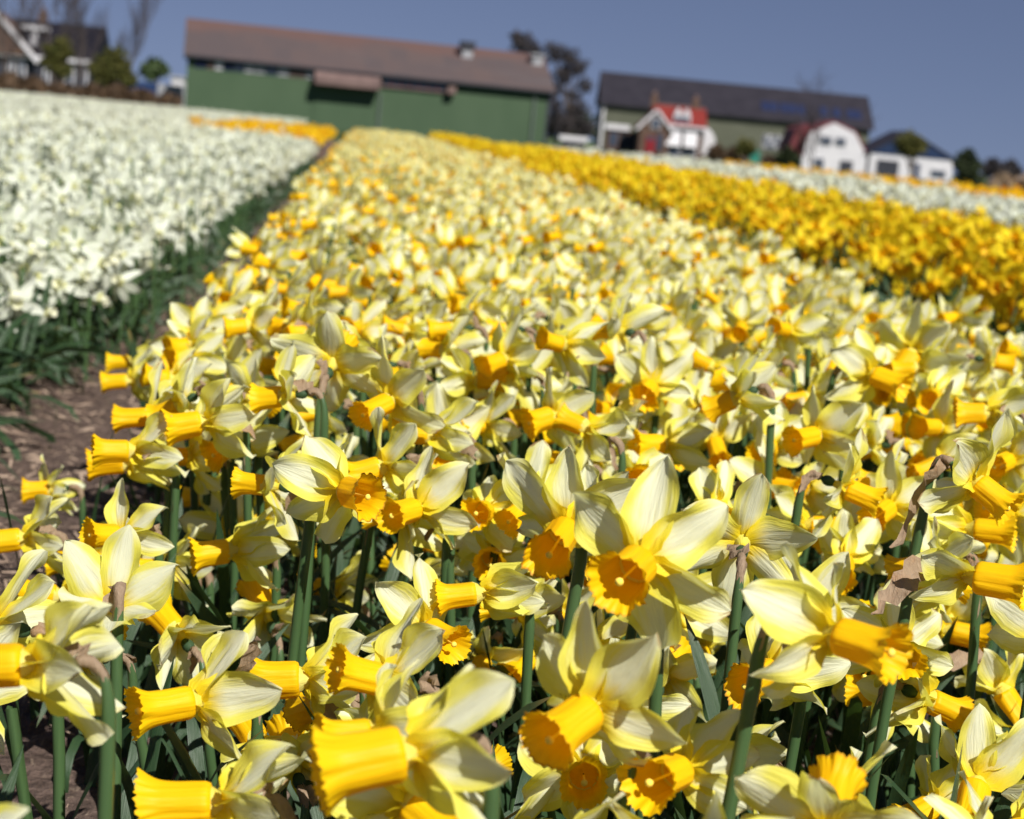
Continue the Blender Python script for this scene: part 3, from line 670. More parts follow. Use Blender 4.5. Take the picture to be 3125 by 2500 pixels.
def pale_daffodil(pos, zdir, roll, size, hi, label, group, seed, flap=None, wither=0.0, sweepback=None, flapdir=None, ts=1.0):
    rr = random.Random(seed); pos = Vector(pos)
    H = head_matrix(pos, zdir, roll, size)
    zz = Vector(zdir).normalized()
    bx = Vector((pos.x-zz.x*.036*size+rr.gauss(0, .010), pos.y-zz.y*.036*size+rr.gauss(0, .010), 0.008))
    root = empty('pale_daffodil', bx); tag(root, label, 'flower', group)
    T = Matrix.Translation(-bx); Hl = T @ H
    PM, TM = (PET_HI, TRU_HI) if hi else (PET_LO, TRU_LO)
    if sweepback is None: sweepback = rr.gauss(.58, .13)
    for k in range(6):
        outer = k % 2; idx = rr.randrange(7)*2+outer
        a = k*math.pi/3+rr.gauss(0, .07); s = rr.uniform(.92, 1.08)
        m = Hl @ Matrix.Rotation(a, 4, 'Z') @ Matrix.Translation((0, 0, -.0006-(.0010 if outer else 0))) @ Matrix.Rotation(sweepback+rr.gauss(0, .13+wither), 4, 'Y') @ Matrix.Rotation(rr.gauss(0, .14+wither), 4, 'X') @ Matrix.Scale(s*(1-wither*.6), 4)
        child('petal', PM[idx], root, m)
    tr = child('trumpet', TM[rr.randrange(6)], root, Hl @ Matrix.Rotation(rr.uniform(0, 6.28), 4, 'Z') @ Matrix.Diagonal((rr.uniform(.93, 1.08)*ts**.8, rr.uniform(.93, 1.08)*ts**.8, rr.uniform(.90, 1.06)*ts, 1)))
    if hi: child('stigma', STIG, tr, Matrix.Identity(4))
    child('perianth_tube', TUBE, root, Hl); child('ovary', OVAR, root, Hl)
    pts = stem_curve(Hl, (0, 0, -.006), size); sd = 9 if hi else 5
    V, F = sweep(pts, lambda t: .0017+.0016*min(1, max(0, (t-.25))/.3), sd); mesh_obj('stem', V, F, M['stem'], root, True)
    # papery brown sheath on the neck, with a loose torn tip
    q0 = rr.uniform(.5, 2.0); cut = [pts[0].lerp(pts[1], .3)]+pts[1:8]+[pts[8], pts[8].lerp(pts[9], .35 if hi else .2)]
    V, F = sweep(cut, lambda t: .0019+.0012*math.sin(t*2.6+q0)**2, 8 if hi else 5, seed, .16)
    n0 = len(V); tip = pts[1]; fl = (.020 if flap is None else flap)*rr.uniform(.5, 1.3); fd = Vector((rr.gauss(0, 1), rr.gauss(0, 1), rr.gauss(-.3, .8))).normalized(); fd = fd if flapdir is None else flapdir; sdv = fd.orthogonal().normalized()
    nseg = (10 if flapdir is not None else 5) if hi else 2
    for k in range(nseg+1):
        t = k/nseg; c = tip+fd*fl*t+Vector((0, 0, -.25*fl*t*t))+sdv*(rr.gauss(0, .0022)); w = (.0052 if flapdir is None else .0085)*(t*.9+.25)**.5*(1-t**3)+.0004
        nn = Vector((rr.gauss(0, .3), rr.gauss(0, .3), rr.gauss(0, .3)))
        for s_ in (-1, 0, 1): V.append(c+(sdv+nn*.5)*(w*s_)+fd.cross(sdv)*(.0022*abs(s_)+rr.gauss(0, .0018 if flapdir is not None else .0008)))
    for k in range(nseg):
        for i in range(2): F.append((n0+k*3+i, n0+k*3+i+1, n0+k*3+i+4, n0+k*3+i+3))
    mesh_obj('spathe', V, F, M['spathe'], root, True)
    add_leaves(root, 3 if hi else 2, rr)
    return root

# ------------------------------------------------------------------ foreground daffodils, read from the photo (overview px of the hub, petal length px, trumpet direction in view)
HERO = [
 (850, 1585, 215, 189, 14, 10, 'large pale daffodil with a long golden trumpet at the front row, upper petals swept back'),
 (448, 1690, 180, 181, 4, 0, 'pale daffodil with straight golden trumpet and torn rim, low beside the largest front bloom'),
 (52, 1400, 190, 182, 2, 10, 'pale daffodil on a long bent stem over the bare soil corner'),
 (405, 1478, 158, 186, 28, -10, 'pale daffodil with wide open frilled trumpet and browned petal edges over curved leaves'),
 (632, 1430, 150, 182, 6, 20, 'pale daffodil with smooth golden tube, above the largest front bloom'),
 (1240, 1496, 188, 209, 42, 12, 'pale daffodil with open frilled mouth turned down toward the soil trench, two tall upper petals'),
 (1428, 1622, 178, 184, 57, -18, 'pale daffodil looking straight out with round open mouth and cream stigma, low over the leaves'),
 (1345, 1186, 192, 212, 62, 5, 'broad-petalled pale daffodil with a big open trumpet showing its stigma, standing tallest of the bunch'),
 (1190, 1116, 160, 232, 57, 0, 'pale daffodil whose trumpet is half hidden by the petal of the broad-petalled bloom'),
 (1562, 1140, 130, 70, -68, 6, 'pale daffodil seen from behind with green ovary and long tan sheath'),
 (1765, 1338, 188, -16, 34, 0, 'pale daffodil with ruffled orange trumpet turned toward the yellow bed, on a thick green stem'),
 (728, 1035, 132, -10, 50, 8, 'pale daffodil with open orange trumpet turned toward the yellow bed, meeting a second trumpet'),
 (874, 1072, 116, 194, 48, 10, 'pale daffodil whose orange trumpet touches the rim of its neighbour'),
 (902, 1325, 130, -25, 40, -12, 'pale daffodil with pointed upper petals and trumpet dipping toward the yellow bed'),
 (482, 1160, 112, 187, 18, 5, 'pale daffodil with short golden trumpet over dark bent leaves near the trench'),
 (348, 1197, 102, 183, 6, 20, 'pale daffodil with neat tube-shaped trumpet leaning over the trench side'),
 (168, 1180, 100, 182, 15, 25, 'pale daffodil with serrated trumpet hanging over the trench soil'),
 (272, 950, 106, 180, 16, 18, 'pale daffodil at the trench edge overlapping a lower trumpet'),
 (262, 975, 100, 184, 6, 40, 'low pale daffodil hidden behind another at the trench edge'),
 (424, 890, 106, 190, 14, 12, 'pale daffodil with upright white petals at the trench edge'),
 (902, 915, 102, 178, 2, 14, 'pale daffodil with fluted tube trumpet in mid bed'),
 (930, 853, 80, 178, 2, 0, 'pale daffodil with fluted trumpet just behind another in mid bed'),
 (1003, 800, 82, 0, -2, 0, 'pale daffodil with trumpet turned toward the yellow bed and one torn tip'),
 (1395, 935, 92, 182, 24, 5, 'pale daffodil with half open orange mouth in mid bed'),
 (1370, 815, 88, 230, 62, 0, 'pale daffodil looking out with small round orange mouth in mid bed'),
 (1505, 930, 82, 280, 45, 0, 'pale daffodil with slender upper petal and downturned orange trumpet'),
 (1625, 1025, 95, -12, 40, 0, 'pale daffodil with spread petals and shaded trumpet above the rear-facing bloom'),
 (1706, 1108, 102, -4, 8, 20, 'pale daffodil with long trumpet pointed at a neighbouring open trumpet'),
 (1872, 1070, 102, 205, 45, 10, 'pale daffodil with frilled open trumpet beside a brown sheath'),
 (2058, 1020, 128, -42, 25, -5, 'tall pale daffodil with layered petals leaning toward the yellow bed'),
 (2050, 1115, 110, -5, 20, 10, 'pale daffodil with ruffled trumpet below a taller layered bloom'),
 (2052, 1215, 140, -8, 25, 5, 'pale daffodil with large golden trumpet behind a crumpled brown spathe'),
 (2055, 1655, 150, 245, 40, 12, 'pale daffodil at the front row with trumpet hidden under its folded petals'),
 (1735, 1735, 190, 60, -48, 10, 'pale daffodil turned away at the front row, long overlapping petals'),
 (2110, 1455, 112, 300, 10, 0, 'crumpled pale daffodil beside the broken tan sheath'),
 (2150, 1550, 112, 20, 10, 0, 'pale daffodil leaning out past the broken tan sheath'),
 (1112, 1390, 100, 212, 46, 4, 'pale daffodil with brown-tipped petals and dark orange mouth'),
 (1020, 1390, 95, 240, 35, -12, 'withering pale daffodil with browned petals behind an orange mouth'),
 (668, 1128, 82, 242, 30, 0, 'low pale daffodil with downturned trumpet among dark stems'),
 (430, 1045, 88, 183, 6, 8, 'pale daffodil with shadowed trumpet near the trench edge'),
 (102, 1030, 76, 184, 10, 10, 'withering pale daffodil with thin twisted petals over the soil'),
 (45, 1135, 105, 186, 10, 12, 'pale daffodil with upright narrow petals over the bare trench'),
 (118, 1255, 110, 172, 15, -8, 'pale daffodil with ruffled golden trumpet lifted over the trench'),
 (272, 762, 64, 182, 4, 8, 'small pale daffodil leaning far over the trench'),
 (268, 802, 70, 184, 4, -8, 'small pale daffodil hanging low over the trench'),
 (632, 930, 80, 200, 30, 0, 'pale daffodil with ragged trumpet amid green ovaries'),
 (1480, 1370, 80, 262, 45, 0, 'small low daffodil with ragged orange mouth between stems'),
 (700, 765, 112, 75, -60, 0, 'wide-open pale daffodil seen from behind, stem hooked over'),
 (770, 770, 95, 330, -20, 10, 'pale daffodil with fanned petals beside a rear-facing bloom'),
 (1620, 940, 92, 215, 60, 0, 'pale daffodil with dark orange ring mouth in mid bed'),
 (1840, 790, 100, -25, 30, 5, 'pale daffodil with two upright petals and golden trumpet toward the yellow bed'),
 (1920, 745, 90, 230, 20, 0, 'pale daffodil with grey-white petals in mid bed'),
 (1600, 1215, 100, 300, -20, 10, 'pale daffodil with hanging petals behind the tan sheath'),
 (700, 1240, 95, 178, 0, 0, 'pale daffodil with flat lit trumpet beneath arching petals'),
 (870, 1205, 85, 150, -30, 0, 'pale daffodil turned away with narrow upright petals'),
 (560, 1290, 110, 120, -40, 0, 'pale daffodil turned away above brown spathes'),
 (370, 1330, 120, 140, -35, -20, 'pale daffodil turned away with browned petal margins'),
 (1180, 1290, 90, 250, 25, 0, 'low pale daffodil with wrinkled golden trumpet under the broad-petalled bloom'),
 (1400, 1420, 120, 60, -45, 0, 'pale daffodil turned away behind the open frilled mouth'),
 (2000, 1330, 105, -12, 10, 5, 'pale daffodil with orange trumpet half hidden under brown spathe'),
 (1960, 1190, 120, 200, -25, 0, 'pale daffodil with curled petals behind the crumpled spathe'),
 (1960, 1700, 120, 200, 30, 0, 'low pale daffodil with burnt orange trumpet at the front row'),
 (540, 1560, 120, 130, -30, 0, 'pale daffodil turned away between two front-row trumpets'),
 (620, 1600, 130, 110, -40, 20, 'pale daffodil with arching petals beside the largest front bloom'),
 (1000, 1640, 110, 30, -30, 0, 'pale daffodil facing away beneath the largest front bloom'),
]
FLAP = {31: (.055, 200, 25), 29: (.045, 230, 20), 4: (.04, 250, 30), 5: (.035, 290, 30), 3: (.04, 70, 20), 20: (.035, 300, 30), 34: (.05, 170, 20)}
used = []       # (ox, oy, depth, L)
HP = []
for i, (ox, oy, Lp, phi, tau, roll, lab) in enumerate(HERO):
    d = FPX*.037/(Lp*OV); r_ = ray(ox, oy); size = 1.0
    z = EYE.z+r_.z*d
    zc = min(.315, max(.13, z))
    if abs(zc-z) > 1e-6: dn = (zc-EYE.z)/r_.z; size = dn/d; d = dn
    size = min(1.2, max(.72, size))
    p = EYE+r_*d; zd = camdir(phi, tau)
    side = abs(tau) < 22 and abs(math.cos(R(phi))) > .9          # seen in profile: one petal turned toward the eye, swept well back
    if side: roll = 30+roll*.35
    HP.append((ox, oy, d, Lp)); used.append((p.x, p.y, p.z))
    pale_daffodil(p, zd, R(roll), size, True, lab, 'pale daffodils of the middle bed', 1000+i, flap=FLAP[i][0] if i in FLAP else None, flapdir=camdir(FLAP[i][1], FLAP[i][2]) if i in FLAP else None, sweepback=.10 if tau < -40 else (.74 if side else None), ts={0: 1.4, 1: 1.2, 2: 1.2, 3: 1.15, 5: 1.12, 6: 1.1, 10: 1.15, 31: 1.2}.get(i, 1.06), wither=.25 if 'wither' in lab or 'crumpled' in lab else 0)

# ------------------------------------------------------------------ random filling of the beds
def scatter(x0, x1, y0, y1, dens, seed, mind=.04, taper=None):
    r = np.random.default_rng(seed); ys = []; out = []
    n = int((x1-x0)*(y1-y0)*dens); x = r.uniform(x0, x1, n); y = r.uniform(y0, y1, n)
    if taper is not None:
        keep = r.random(n) < taper(y); x, y = x[keep], y[keep]
    # thin out by a hash grid
    cell = {}; ok = []
    for i in range(len(x)):
        k = (int(x[i]/mind), int(y[i]/mind))
        if k in cell: continue
        cell[k] = 1; ok.append(i)
    return x[ok], y[ok], r
def inview(P, mx=260):
    ox, oy, d = projn(P); return (d > .3) & (ox > -mx*1.0) & (ox < 2156+mx) & (oy < 1725+mx), ox, oy, d
def directions(n, r, az, azs, el, els, wild=.15):
    a = r.normal(az, azs, n); w = r.random(n) < wild; a = np.where(w, r.uniform(-math.pi, math.pi, n), a); e = r.normal(el, els, n)
    return np.stack([np.cos(a)*np.cos(e), np.sin(a)*np.cos(e), np.sin(e)], 1)
def frames(Zd, r, size):
    n = len(Zd); up = np.tile([0, 0, 1.0], (n, 1)); x = up-Zd*(Zd[:, 2:3]); x /= np.linalg.norm(x, axis=1)[:, None]+1e-9; y = np.cross(Zd, x)
    a = r.uniform(0, 6.283, n)[:, None]; x2 = x*np.cos(a)+y*np.sin(a); y2 = -x*np.sin(a)+y*np.cos(a)
    return np.stack([x2, y2, Zd], 2)*size[:, None, None]         # columns are axes
class Pile:
    """collects thousands of small pieces into one mesh"""
    def __init__(s): s.V = []; s.F = []; s.U = []; s.Mi = []; s.Rn = []; s.n = 0
    def add(s, T, Rm, P, rv, mi0=0):
        V, F, U, mi = T; n = len(P)
        if n == 0: return
        W_ = np.einsum('nij,vj->nvi', Rm, V)+P[:, None, :]; nv = len(V)
        s.V.append(W_.reshape(-1, 3)); s.F.append((F[None]+(np.arange(n)*nv)[:, None, None]+s.n).reshape(-1, 3)); s.n += n*nv
        s.U.append(np.tile(U, (n, 1))); s.Mi.append(np.tile(mi+mi0, n)); s.Rn.append(np.repeat(rv, nv))
    def build(s, name, mats):
        V = np.concatenate(s.V).astype(np.float32); F = np.concatenate(s.F).astype(np.int32); U = np.concatenate(s.U).astype(np.float32)
        me = bpy.data.meshes.new(name); me.vertices.add(len(V)); me.vertices.foreach_set('co', V.ravel())
        me.loops.add(F.size); me.loops.foreach_set('vertex_index', F.ravel()); me.polygons.add(len(F))
        me.polygons.foreach_set('loop_start', (np.arange(len(F))*3).astype(np.int32)); me.polygons.foreach_set('loop_total', np.full(len(F), 3, np.int32))
        for m in mats: me.materials.append(m)
        me.polygons.foreach_set('material_index', np.concatenate(s.Mi).astype(np.int32)); me.polygons.foreach_set('use_smooth', np.ones(len(F), bool))
        ul = me.uv_layers.new(name='UVMap'); ul.data.foreach_set('uv', U[F.ravel()].ravel())
        at = me.attributes.new('rnd', 'FLOAT', 'POINT'); at.data.foreach_set('value', np.concatenate(s.Rn).astype(np.float32))
        me.update(calc_edges=True); return link(bpy.data.objects.new(name, me))
def tri(F): return np.array([t_ for f_ in F for t_ in ((f_[0], f_[1], f_[2]), (f_[0], f_[2], f_[3]))])
def head_template(seed, nu, nv, na, nt, pk, tk, sweepback=.45):
    r = np.random.default_rng(seed); Vs, Fs, Us, Ms = [], [], [], []; n = 0
    for k in range(6):
        V, F, U = petal(nu, nv, seed*10+k, **pk); a = k*math.pi/3+r.normal(0, .1); sb = sweepback+r.normal(0, .2)
        m = np.array(Matrix.Rotation(a, 3, 'Z') @ Matrix.Rotation(sb, 3, 'Y') @ Matrix.Rotation(r.normal(0, .2), 3, 'X'))
        Vs.append(V @ m.T); F = tri(F); Fs.append(F+n); Us.append(U); Ms.append(np.zeros(len(F), int)); n += len(V)
    V, F, U = trumpet(na, nt, seed, **tk); F = tri(F); Vs.append(V); Fs.append(F+n); Us.append(U); Ms.append(np.ones(len(F), int))
    return np.concatenate(Vs), np.concatenate(Fs), np.concatenate(Us), np.concatenate(Ms)
PK = dict(pale=dict(ln=.040, wd=.0165, reflex=.08), white=dict(ln=.040, wd=.0112, reflex=.12, twist=.5, blunt=.75), yellow=dict(ln=.036, wd=.0150, reflex=.02, twist=.5), orange=dict(ln=.036, wd=.0125, reflex=.0))
TK = dict(pale=dict(), white=dict(ln=.012, r0=.0062, r1=.0070, rim=.0082, frill=.5, lobes=7), yellow=dict(rim=.015), orange=dict(ln=.024, rim=.016))
TPL = {k: ([head_template(600+i, 2, 4, 10, 3, PK[k], TK[k]) for i in range(5)], [head_template(650+i, 2, 2, 6, 1, PK[k], TK[k]) for i in range(5)]) for k in PK}
MATS = dict(pale=[M['pale'], M['trumpet'], M['stem']], white=[M['white'], M['whitecup'], M['stem']], yellow=[M['yellow'], M['yellowcup'], M['stem']], orange=[M['orange'], M['orangecup'], M['stem']], tulip=[M['tulip'], M['orangecup'], M['stem']])
def stem_template():
    V = np.array([(math.cos(a)*.0034, math.sin(a)*.0034, z) for z in (0, 1) for a in (0, 2.094, 4.189)]); F = np.array([(i, (i+1) % 3, 3+(i+1) % 3) for i in range(3)]+[(i, 3+(i+1) % 3, 3+i) for i in range(3)])
    return V, F, np.zeros((6, 2)), np.full(6, 2)
STT = stem_template()
def add_stems(pile, P, Zd, r, size, zb=0.0):
    top = P-Zd*(.03*size[:, None]); n = len(P); b = top.copy(); b[:, 2] = zb; b[:, :2] += r.normal(0, .015, (n, 2)); v = top-b
    Rm = np.zeros((n, 3, 3)); Rm[:, 0, 0] = 1; Rm[:, 1, 1] = 1; Rm[:, :, 2] = v
    pile.add(STT, Rm, b, r.random(n))
def heads_to_pile(pile, kind, P, Zd, size, d, r):
    Rm = frames(Zd, r, size); near = d < 5.0; pick = r.integers(0, 5, len(P)); rv = r.random(len(P))
    for lod in (0, 1):
        for k in range(5):
            m = (near if lod == 0 else ~near) & (pick == k); pile.add(TPL[kind][lod][k], Rm[m], P[m], rv[m])
    m = d < 9; add_stems(pile, P[m], Zd[m], r, size[m])
# leaves as one mass per bed
LT = []
for k in range(8):
    V, F, U = leafblade(5, 700+k, 1.0, .0062/.25, (.3, .7, 1.3)[k % 3]); F = tri(F); LT.append((V, F, U, np.zeros(len(F), int)))
def leaves_to_pile(pile, x, y, r, ln=(.17, .28), tilt=.25, az=None, azs=1.0, z=0.0):
    n = len(x); pick = r.integers(0, 8, n); a = r.uniform(0, 6.283, n) if az is None else r.normal(az, azs, n); tl = r.uniform(0, tilt, n); s = r.uniform(ln[0], ln[1], n)
    ca, sa, ct, st_ = np.cos(a), np.sin(a), np.cos(tl), np.sin(tl)
    Rm = np.zeros((n, 3, 3)); Rm[:, 0, 0] = ca*ct; Rm[:, 0, 1] = -sa; Rm[:, 0, 2] = ca*st_; Rm[:, 1, 0] = sa*ct; Rm[:, 1, 1] = ca; Rm[:, 1, 2] = sa*st_; Rm[:, 2, 0] = -st_; Rm[:, 2, 2] = ct
    Rm *= s[:, None, None]; P = np.stack([x, y, np.full(n, z)], 1); rv = r.random(n)
    for k in range(8): m = pick == k; pile.add(LT[k], Rm[m], P[m], rv[m])

# ---- pale bed
BX0, BX1 = -.175, .96
x, y, r = scatter(BX0, BX1, .55, 34, 520, 71, .044, lambda yy: np.where(yy < 1.2, .85, np.where(yy < 12, .8, .5)))
n = len(x); edge = np.clip((x-BX0)/.12, 0, 1)*np.clip((BX1-x)/.12, 0, 1)
zh = .262+r.normal(0, .022, n)-.05*(1-edge)*r.random(n); zh = np.where(y < 1.2, zh-.07*r.random(n), zh); zh = np.clip(zh, .13, .325)
r2 = np.random.default_rng(171); m2 = 130                       # lower blooms filling the front of the bed
x = np.concatenate([x, r2.uniform(BX0, .62, m2)]); y = np.concatenate([y, r2.uniform(.70, 1.55, m2)]); zh = np.concatenate([zh, r2.uniform(.14, .235, m2)]); n = len(x)
P = np.stack([x, y, zh], 1); ok, ox, oy, d = inview(P)
U_ = np.array(used); H_ = np.array(HP)
near = [(-999, -999)]
for i in np.nonzero(ok & (d < 1.7))[0]:
    dd = np.linalg.norm(U_-P[i], axis=1)
    if dd.min() < .032 or min(np.hypot(ox[i]-a_, oy[i]-b_)*d[i] for a_, b_ in near[-400:]) < .030*FPX/OV*.62: ok[i] = False; continue
    q = (H_[:, 2] > d[i]-.03) & (np.hypot(H_[:, 0]-ox[i], (H_[:, 1]-oy[i])) < (H_[:, 3]*.46+.037*.40*FPX/OV/d[i]))
    if q.any(): ok[i] = False
    if d[i] < 1.0 and 1430 < ox[i] < 1920 and 1430 < oy[i] < 1660: ok[i] = False
    if ok[i]: near.append((ox[i], oy[i]))
    if d[i] < 1.05 and ox[i] < 620 and oy[i] > 1380 and (i % 3): ok[i] = False
P, ox, oy, d = P[ok], ox[ok], oy[ok], d[ok]; n = len(P)
left = (P[:, 0] < .10)
az = np.where(left, math.pi*1.02, math.pi*1.18); azs = np.where(left, .38, .75)
Zd = directions(n, r, az, azs, -.10, .22, .14); size = r.uniform(.88, 1.06, n)
vis = (ox > -30) & (ox < 2186) & (oy < 1760); order = np.argsort(np.where(vis, d, 99)); solo = set(order[:300-len(HERO)].tolist())
def facing(zd, l='the white bed', r_='the yellow bed'):
    a = math.atan2(zd[1], zd[0])
    if abs(a) < .8: return r_
    if abs(a) > 2.2: return l
    return 'the barn' if a > 0 else 'the bed front'
def tilt_word(zd): return 'drooping' if zd[2] < -.26 else ('upturned' if zd[2] > .08 else 'level')
for i in solo:
    fz = facing(Zd[i]); e_ = P[i][0]; sb = rnd.gauss(.52, .19)
    where = 'on the trench edge' if e_ < -.05 else ('on the yellow bed side' if e_ > .72 else 'in the crowded middle')
    pet = 'swept-back' if sb > .62 else ('half-swept' if sb > .42 else 'wide-spread')
    pale_daffodil(P[i], Zd[i], rnd.uniform(-.5, .5), size[i], d[i] < 1.6, '%s pale daffodil %s, %s petals, %s trumpet toward %s' % ('small' if size[i] < .94 else ('large' if size[i] > 1.0 else 'middling'), where, pet, tilt_word(Zd[i]), fz), 'pale daffodils of the middle bed', 3000+i, sweepback=sb)
rest = np.array([i for i in range(n) if i not in solo]); pile = Pile()
heads_to_pile(pile, 'pale', P[rest], Zd[rest], size[rest], d[rest], r)
tag(pile.build('pale_daffodils', MATS['pale']), 'mass of smaller pale daffodils running back to the barn', 'flowers', kind='stuff')
pile = Pile(); x, y, r = scatter(BX0, BX1, .5, 9, 520, 72, .02, lambda yy: np.where(yy < 2.5, 1, .5)); leaves_to_pile(pile, x, y, r, (.13, .225))
tag(pile.build('daffodil_leaves', [M['leaf']]), 'dark green strap leaves filling the middle bed', 'leaves', kind='stuff')

# ---- simpler daffodils of the neighbouring beds
def small_daffodil(pos, zd, roll, size, PM, CM, cname, label, group, seed, leaves=1, lean=None, hang=.0, kname='daffodil'):
    rr = random.Random(seed); H = head_matrix(pos, zd, roll, size); bx = Vector((pos[0]-zd[0]*.045+rr.gauss(0, .012), pos[1]-zd[1]*.045+rr.gauss(0, .012), .008))
    root = empty(kname, bx); tag(root, label, 'flower', group); Hl = Matrix.Translation(-bx) @ H; sb = rr.gauss(hang, .15)
    for k in range(6):
        child('petal', PM[rr.randrange(8)], root, Hl @ Matrix.Rotation(k*math.pi/3+rr.gauss(0, .1), 4, 'Z') @ Matrix.Rotation(sb+rr.gauss(0, .22), 4, 'Y') @ Matrix.Rotation(rr.gauss(0, .25), 4, 'X'))
    child(cname, CM[rr.randrange(3)], root, Hl)
    V, F = sweep(stem_curve(Hl, (0, 0, -.006), size, .003), lambda t: .0022+.0014*min(1, t*3), 4); mesh_obj('stem', V, F, M['stem'], root, True)
    add_leaves(root, leaves, rr, lean=lean)
    return root
def bed(kind, x0, x1, y0, y1, dens, z, zs, az, azs, el, els, seed, mind=.05, taper=None, nsolo=0, PM=None, CM=None, cname='trumpet', labs=None, group=None, pile=None, edge_drop=.0, wild=.2, smin=.88, smax=1.1, edge_side=1):
    x, y, r = scatter(x0, x1, y0, y1, dens, seed, mind, taper); n = len(x)
    e = np.clip(((x1-x) if edge_side > 0 else (x-x0))/.22, 0, 1)
    P = np.stack([x, y, z+r.normal(0, zs, n)-edge_drop*(1-e)*r.random(n)], 1); ok, ox, oy, d = inview(P, 420)
    P, ox, oy, d = P[ok], ox[ok], oy[ok], d[ok]; n = len(P); Zd = directions(n, r, az, azs, el, els, wild); size = r.uniform(smin, smax, n)
    solo = set()
    if nsolo:
        vis = (ox > -20) & (ox < 2176); solo = set(np.argsort(np.where(vis, d, 99))[:nsolo].tolist())
        for i in solo: small_daffodil(P[i], Zd[i], rnd.uniform(0, 1), size[i], PM, CM, cname, ('small ' if size[i] < smin+.3*(smax-smin) else ('large ' if size[i] > smin+.7*(smax-smin) else 'middling '))+labs(P[i], Zd[i]), group, seed*1000+i, leaves=1, hang=.15, kname=kind+'_daffodil')
    rest = np.array([i for i in range(n) if i not in solo], dtype=int)
    heads_to_pile(pile, kind, P[rest], Zd[rest], size[rest], d[rest], r)
PI = math.pi
wp = Pile(); taper = lambda yy: np.where(yy < 6, 1, np.where(yy < 16, .7, .32))
def wlab(p, zd):
    return 'white star daffodil %s, %s bloom facing %s' % ('drooping over the trench' if p[0] > -.61 else 'inside the white bed', tilt_word(zd), facing(zd, 'away from the trench', 'the trench'))
bed('white', -1.62, -.48, 1.15, 18, 400, .235, .030, -.9, 1.2, .15, .45, 81, .044, taper, 300, WP, WC, 'cup', wlab, 'white daffodils of the bed across the trench', wp, .10, .45, .95, 1.22)
bed('white', -.55, -.41, 3.0, 18, 420, .20, .03, -.3, 1.2, .1, .4, 89, .045, taper, pile=wp, wild=.4, smin=.9, smax=1.15)
bed('white', -14, -1.72, 3.5, 58, 240, .25, .028, -.9, 1.2, .15, .45, 82, .052, lambda yy: np.where(yy < 14, .8, np.where(yy < 26, .4, .22)), pile=wp, wild=.45, smin=.95, smax=1.3)
bed('white', 2.62, 4.35, 5.5, 24.5, 200, .335, .026, -2.2, 1.0, .0, .35, 83, .06, taper, pile=wp, wild=.4, smin=1.0, smax=1.25)
tag(wp.build('white_daffodils', MATS['white']), 'mass of far white daffodils in the neighbouring beds', 'flowers', kind='stuff')
op = Pile(); bed('orange', -1.62, -.40, 17.5, 27.5, 200, .27, .025, -1.6, 1.4, .1, .4, 84, .06, None, pile=op, wild=.5, smin=1.0, smax=1.25)
bed('orange', 4.5, 6.4, 8, 23, 200, .345, .025, -2, 1.2, .1, .4, 85, .06, None, pile=op, wild=.5, smin=1.0, smax=1.3)
tag(op.build('amber_daffodils', MATS['orange']), 'strip of amber daffodils in the far beds', 'flowers', kind='stuff')
tp = Pile(); bed('orange', 6.9, 9.5, 14, 19.5, 170, .38, .03, -2, 1.2, .6, .4, 86, .06, None, pile=tp, wild=.3, smin=1.0, smax=1.3)
tag(tp.build('orange_flowers', MATS['tulip']), 'strip of deep orange flowers before the reeds', 'flowers', kind='stuff')
yp = Pile()
def ylab(p, zd): return 'all-yellow daffodil %s, %s trumpet toward %s' % ('on the middle bed side' if p[0] < 1.48 else 'inside the yellow bed', tilt_word(zd), facing(zd, 'the middle bed', 'the far white row'))
bed('yellow', 1.26, 2.42, 2.2, 25, 330, .305, .026, -2.4, .9, -.1, .28, 87, .05, taper, 300, YP, YC, 'trumpet', ylab, 'yellow daffodils of the bed right of the middle bed', yp, .10, .25, .88, 1.12, -1)
bed('yellow', 1.20, 1.75, 25, 34, 220, .31, .025, -2.4, .9, -.1, .28, 88, .05, None, pile=yp, wild=.3)
tag(yp.build('yellow_daffodils', MATS['yellow']), 'mass of smaller all-yellow daffodils running back along the bed', 'flowers', kind='stuff')
pile = Pile()
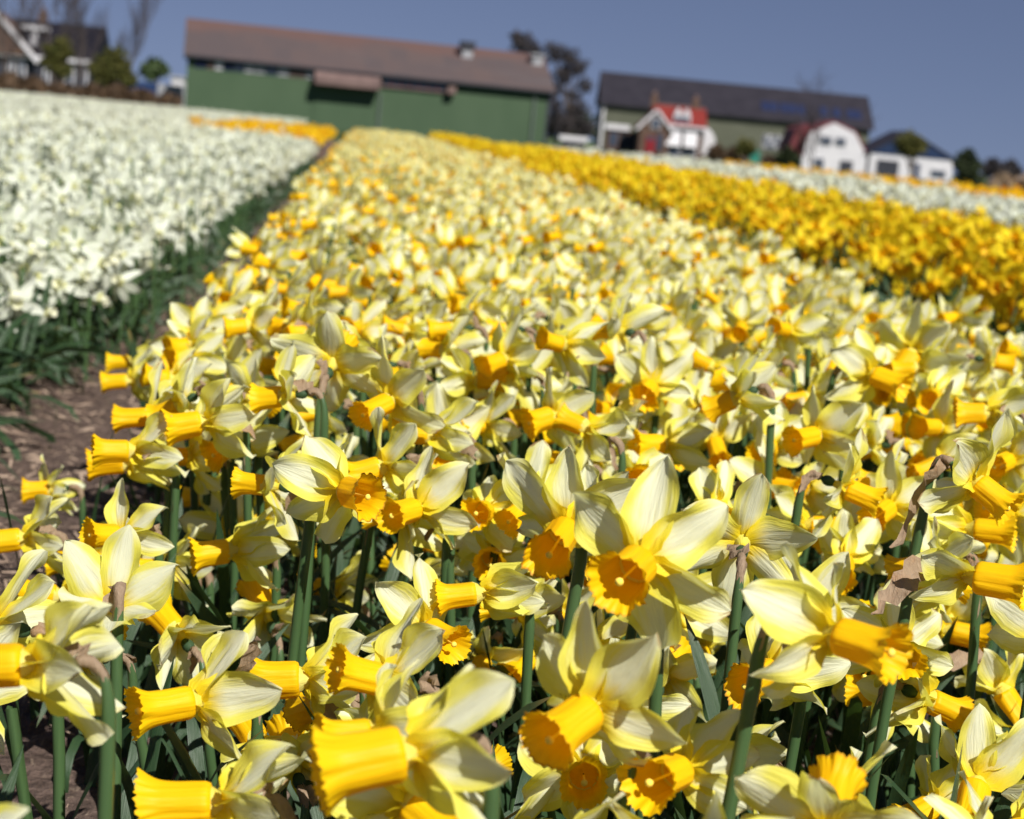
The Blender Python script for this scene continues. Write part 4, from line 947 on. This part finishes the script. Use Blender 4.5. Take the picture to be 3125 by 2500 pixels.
x, y, r = scatter(-1.6, -.62, .9, 10, 420, 91, .025, lambda yy: np.where(yy < 5, 1, .5)); leaves_to_pile(pile, x, y, r, (.16, .26), .3)
x, y, r = scatter(-.76, -.54, .7, 10, 1700, 92, .011, lambda yy: np.where(yy < 5, 1, .6)); leaves_to_pile(pile, x, y, r, (.15, .27), 1.15, -.25, .75)
x, y, r = scatter(-.62, -.40, 3.4, 18, 190, 94, .02); leaves_to_pile(pile, x, y, r, (.14, .22), .9, -.1, 1.2)
x, y, r = scatter(1.24, 2.4, 2.2, 10, 420, 93, .025); leaves_to_pile(pile, x, y, r, (.22, .33), .25)
tag(pile.build('bed_leaves', [M['leaf']]), 'dark green strap leaves of the white and yellow beds, flopping into the trench', 'leaves', kind='stuff')
# straw scraps on the trench soil
pile = Pile(); ST = (np.array([(-.5, -.05, 0), (.5, -.05, 0), (.5, .05, .03), (-.5, .05, .03), (0, 0, .09)]), np.array([(0, 1, 4), (1, 2, 4), (2, 3, 4), (3, 0, 4)]), np.zeros((5, 2)), np.zeros(4, int))
r = np.random.default_rng(95); n = 3200; x = r.normal(-.38, .13, n); y = .35+r.random(n)**1.4*6; s = r.uniform(.006, .035, n); a = r.uniform(0, 6.28, n); e = r.normal(0, .25, n)
Rm = np.zeros((n, 3, 3)); Rm[:, 0, 0] = np.cos(a)*np.cos(e); Rm[:, 1, 0] = np.sin(a)*np.cos(e); Rm[:, 2, 0] = np.sin(e); Rm[:, 0, 1] = -np.sin(a); Rm[:, 1, 1] = np.cos(a); Rm[:, 2, 2] = 1
Zs = .030+.010*vnoise(x, y, 3)-.02*np.exp(-((x+.42)/.10)**2); pile.add(ST, Rm*s[:, None, None], np.stack([x, y, np.maximum(Zs, .012)], 1), r.random(n))
t = NT('straw'); rv = t.rnd(); m_straw = t.principled(t.mix(rv, (.16, .11, .085, 1), (.44, .33, .25, 1)), .8, .15)
tag(pile.build('straw', [m_straw]), 'dry straw scraps lying on the trench soil', 'straw', kind='stuff')
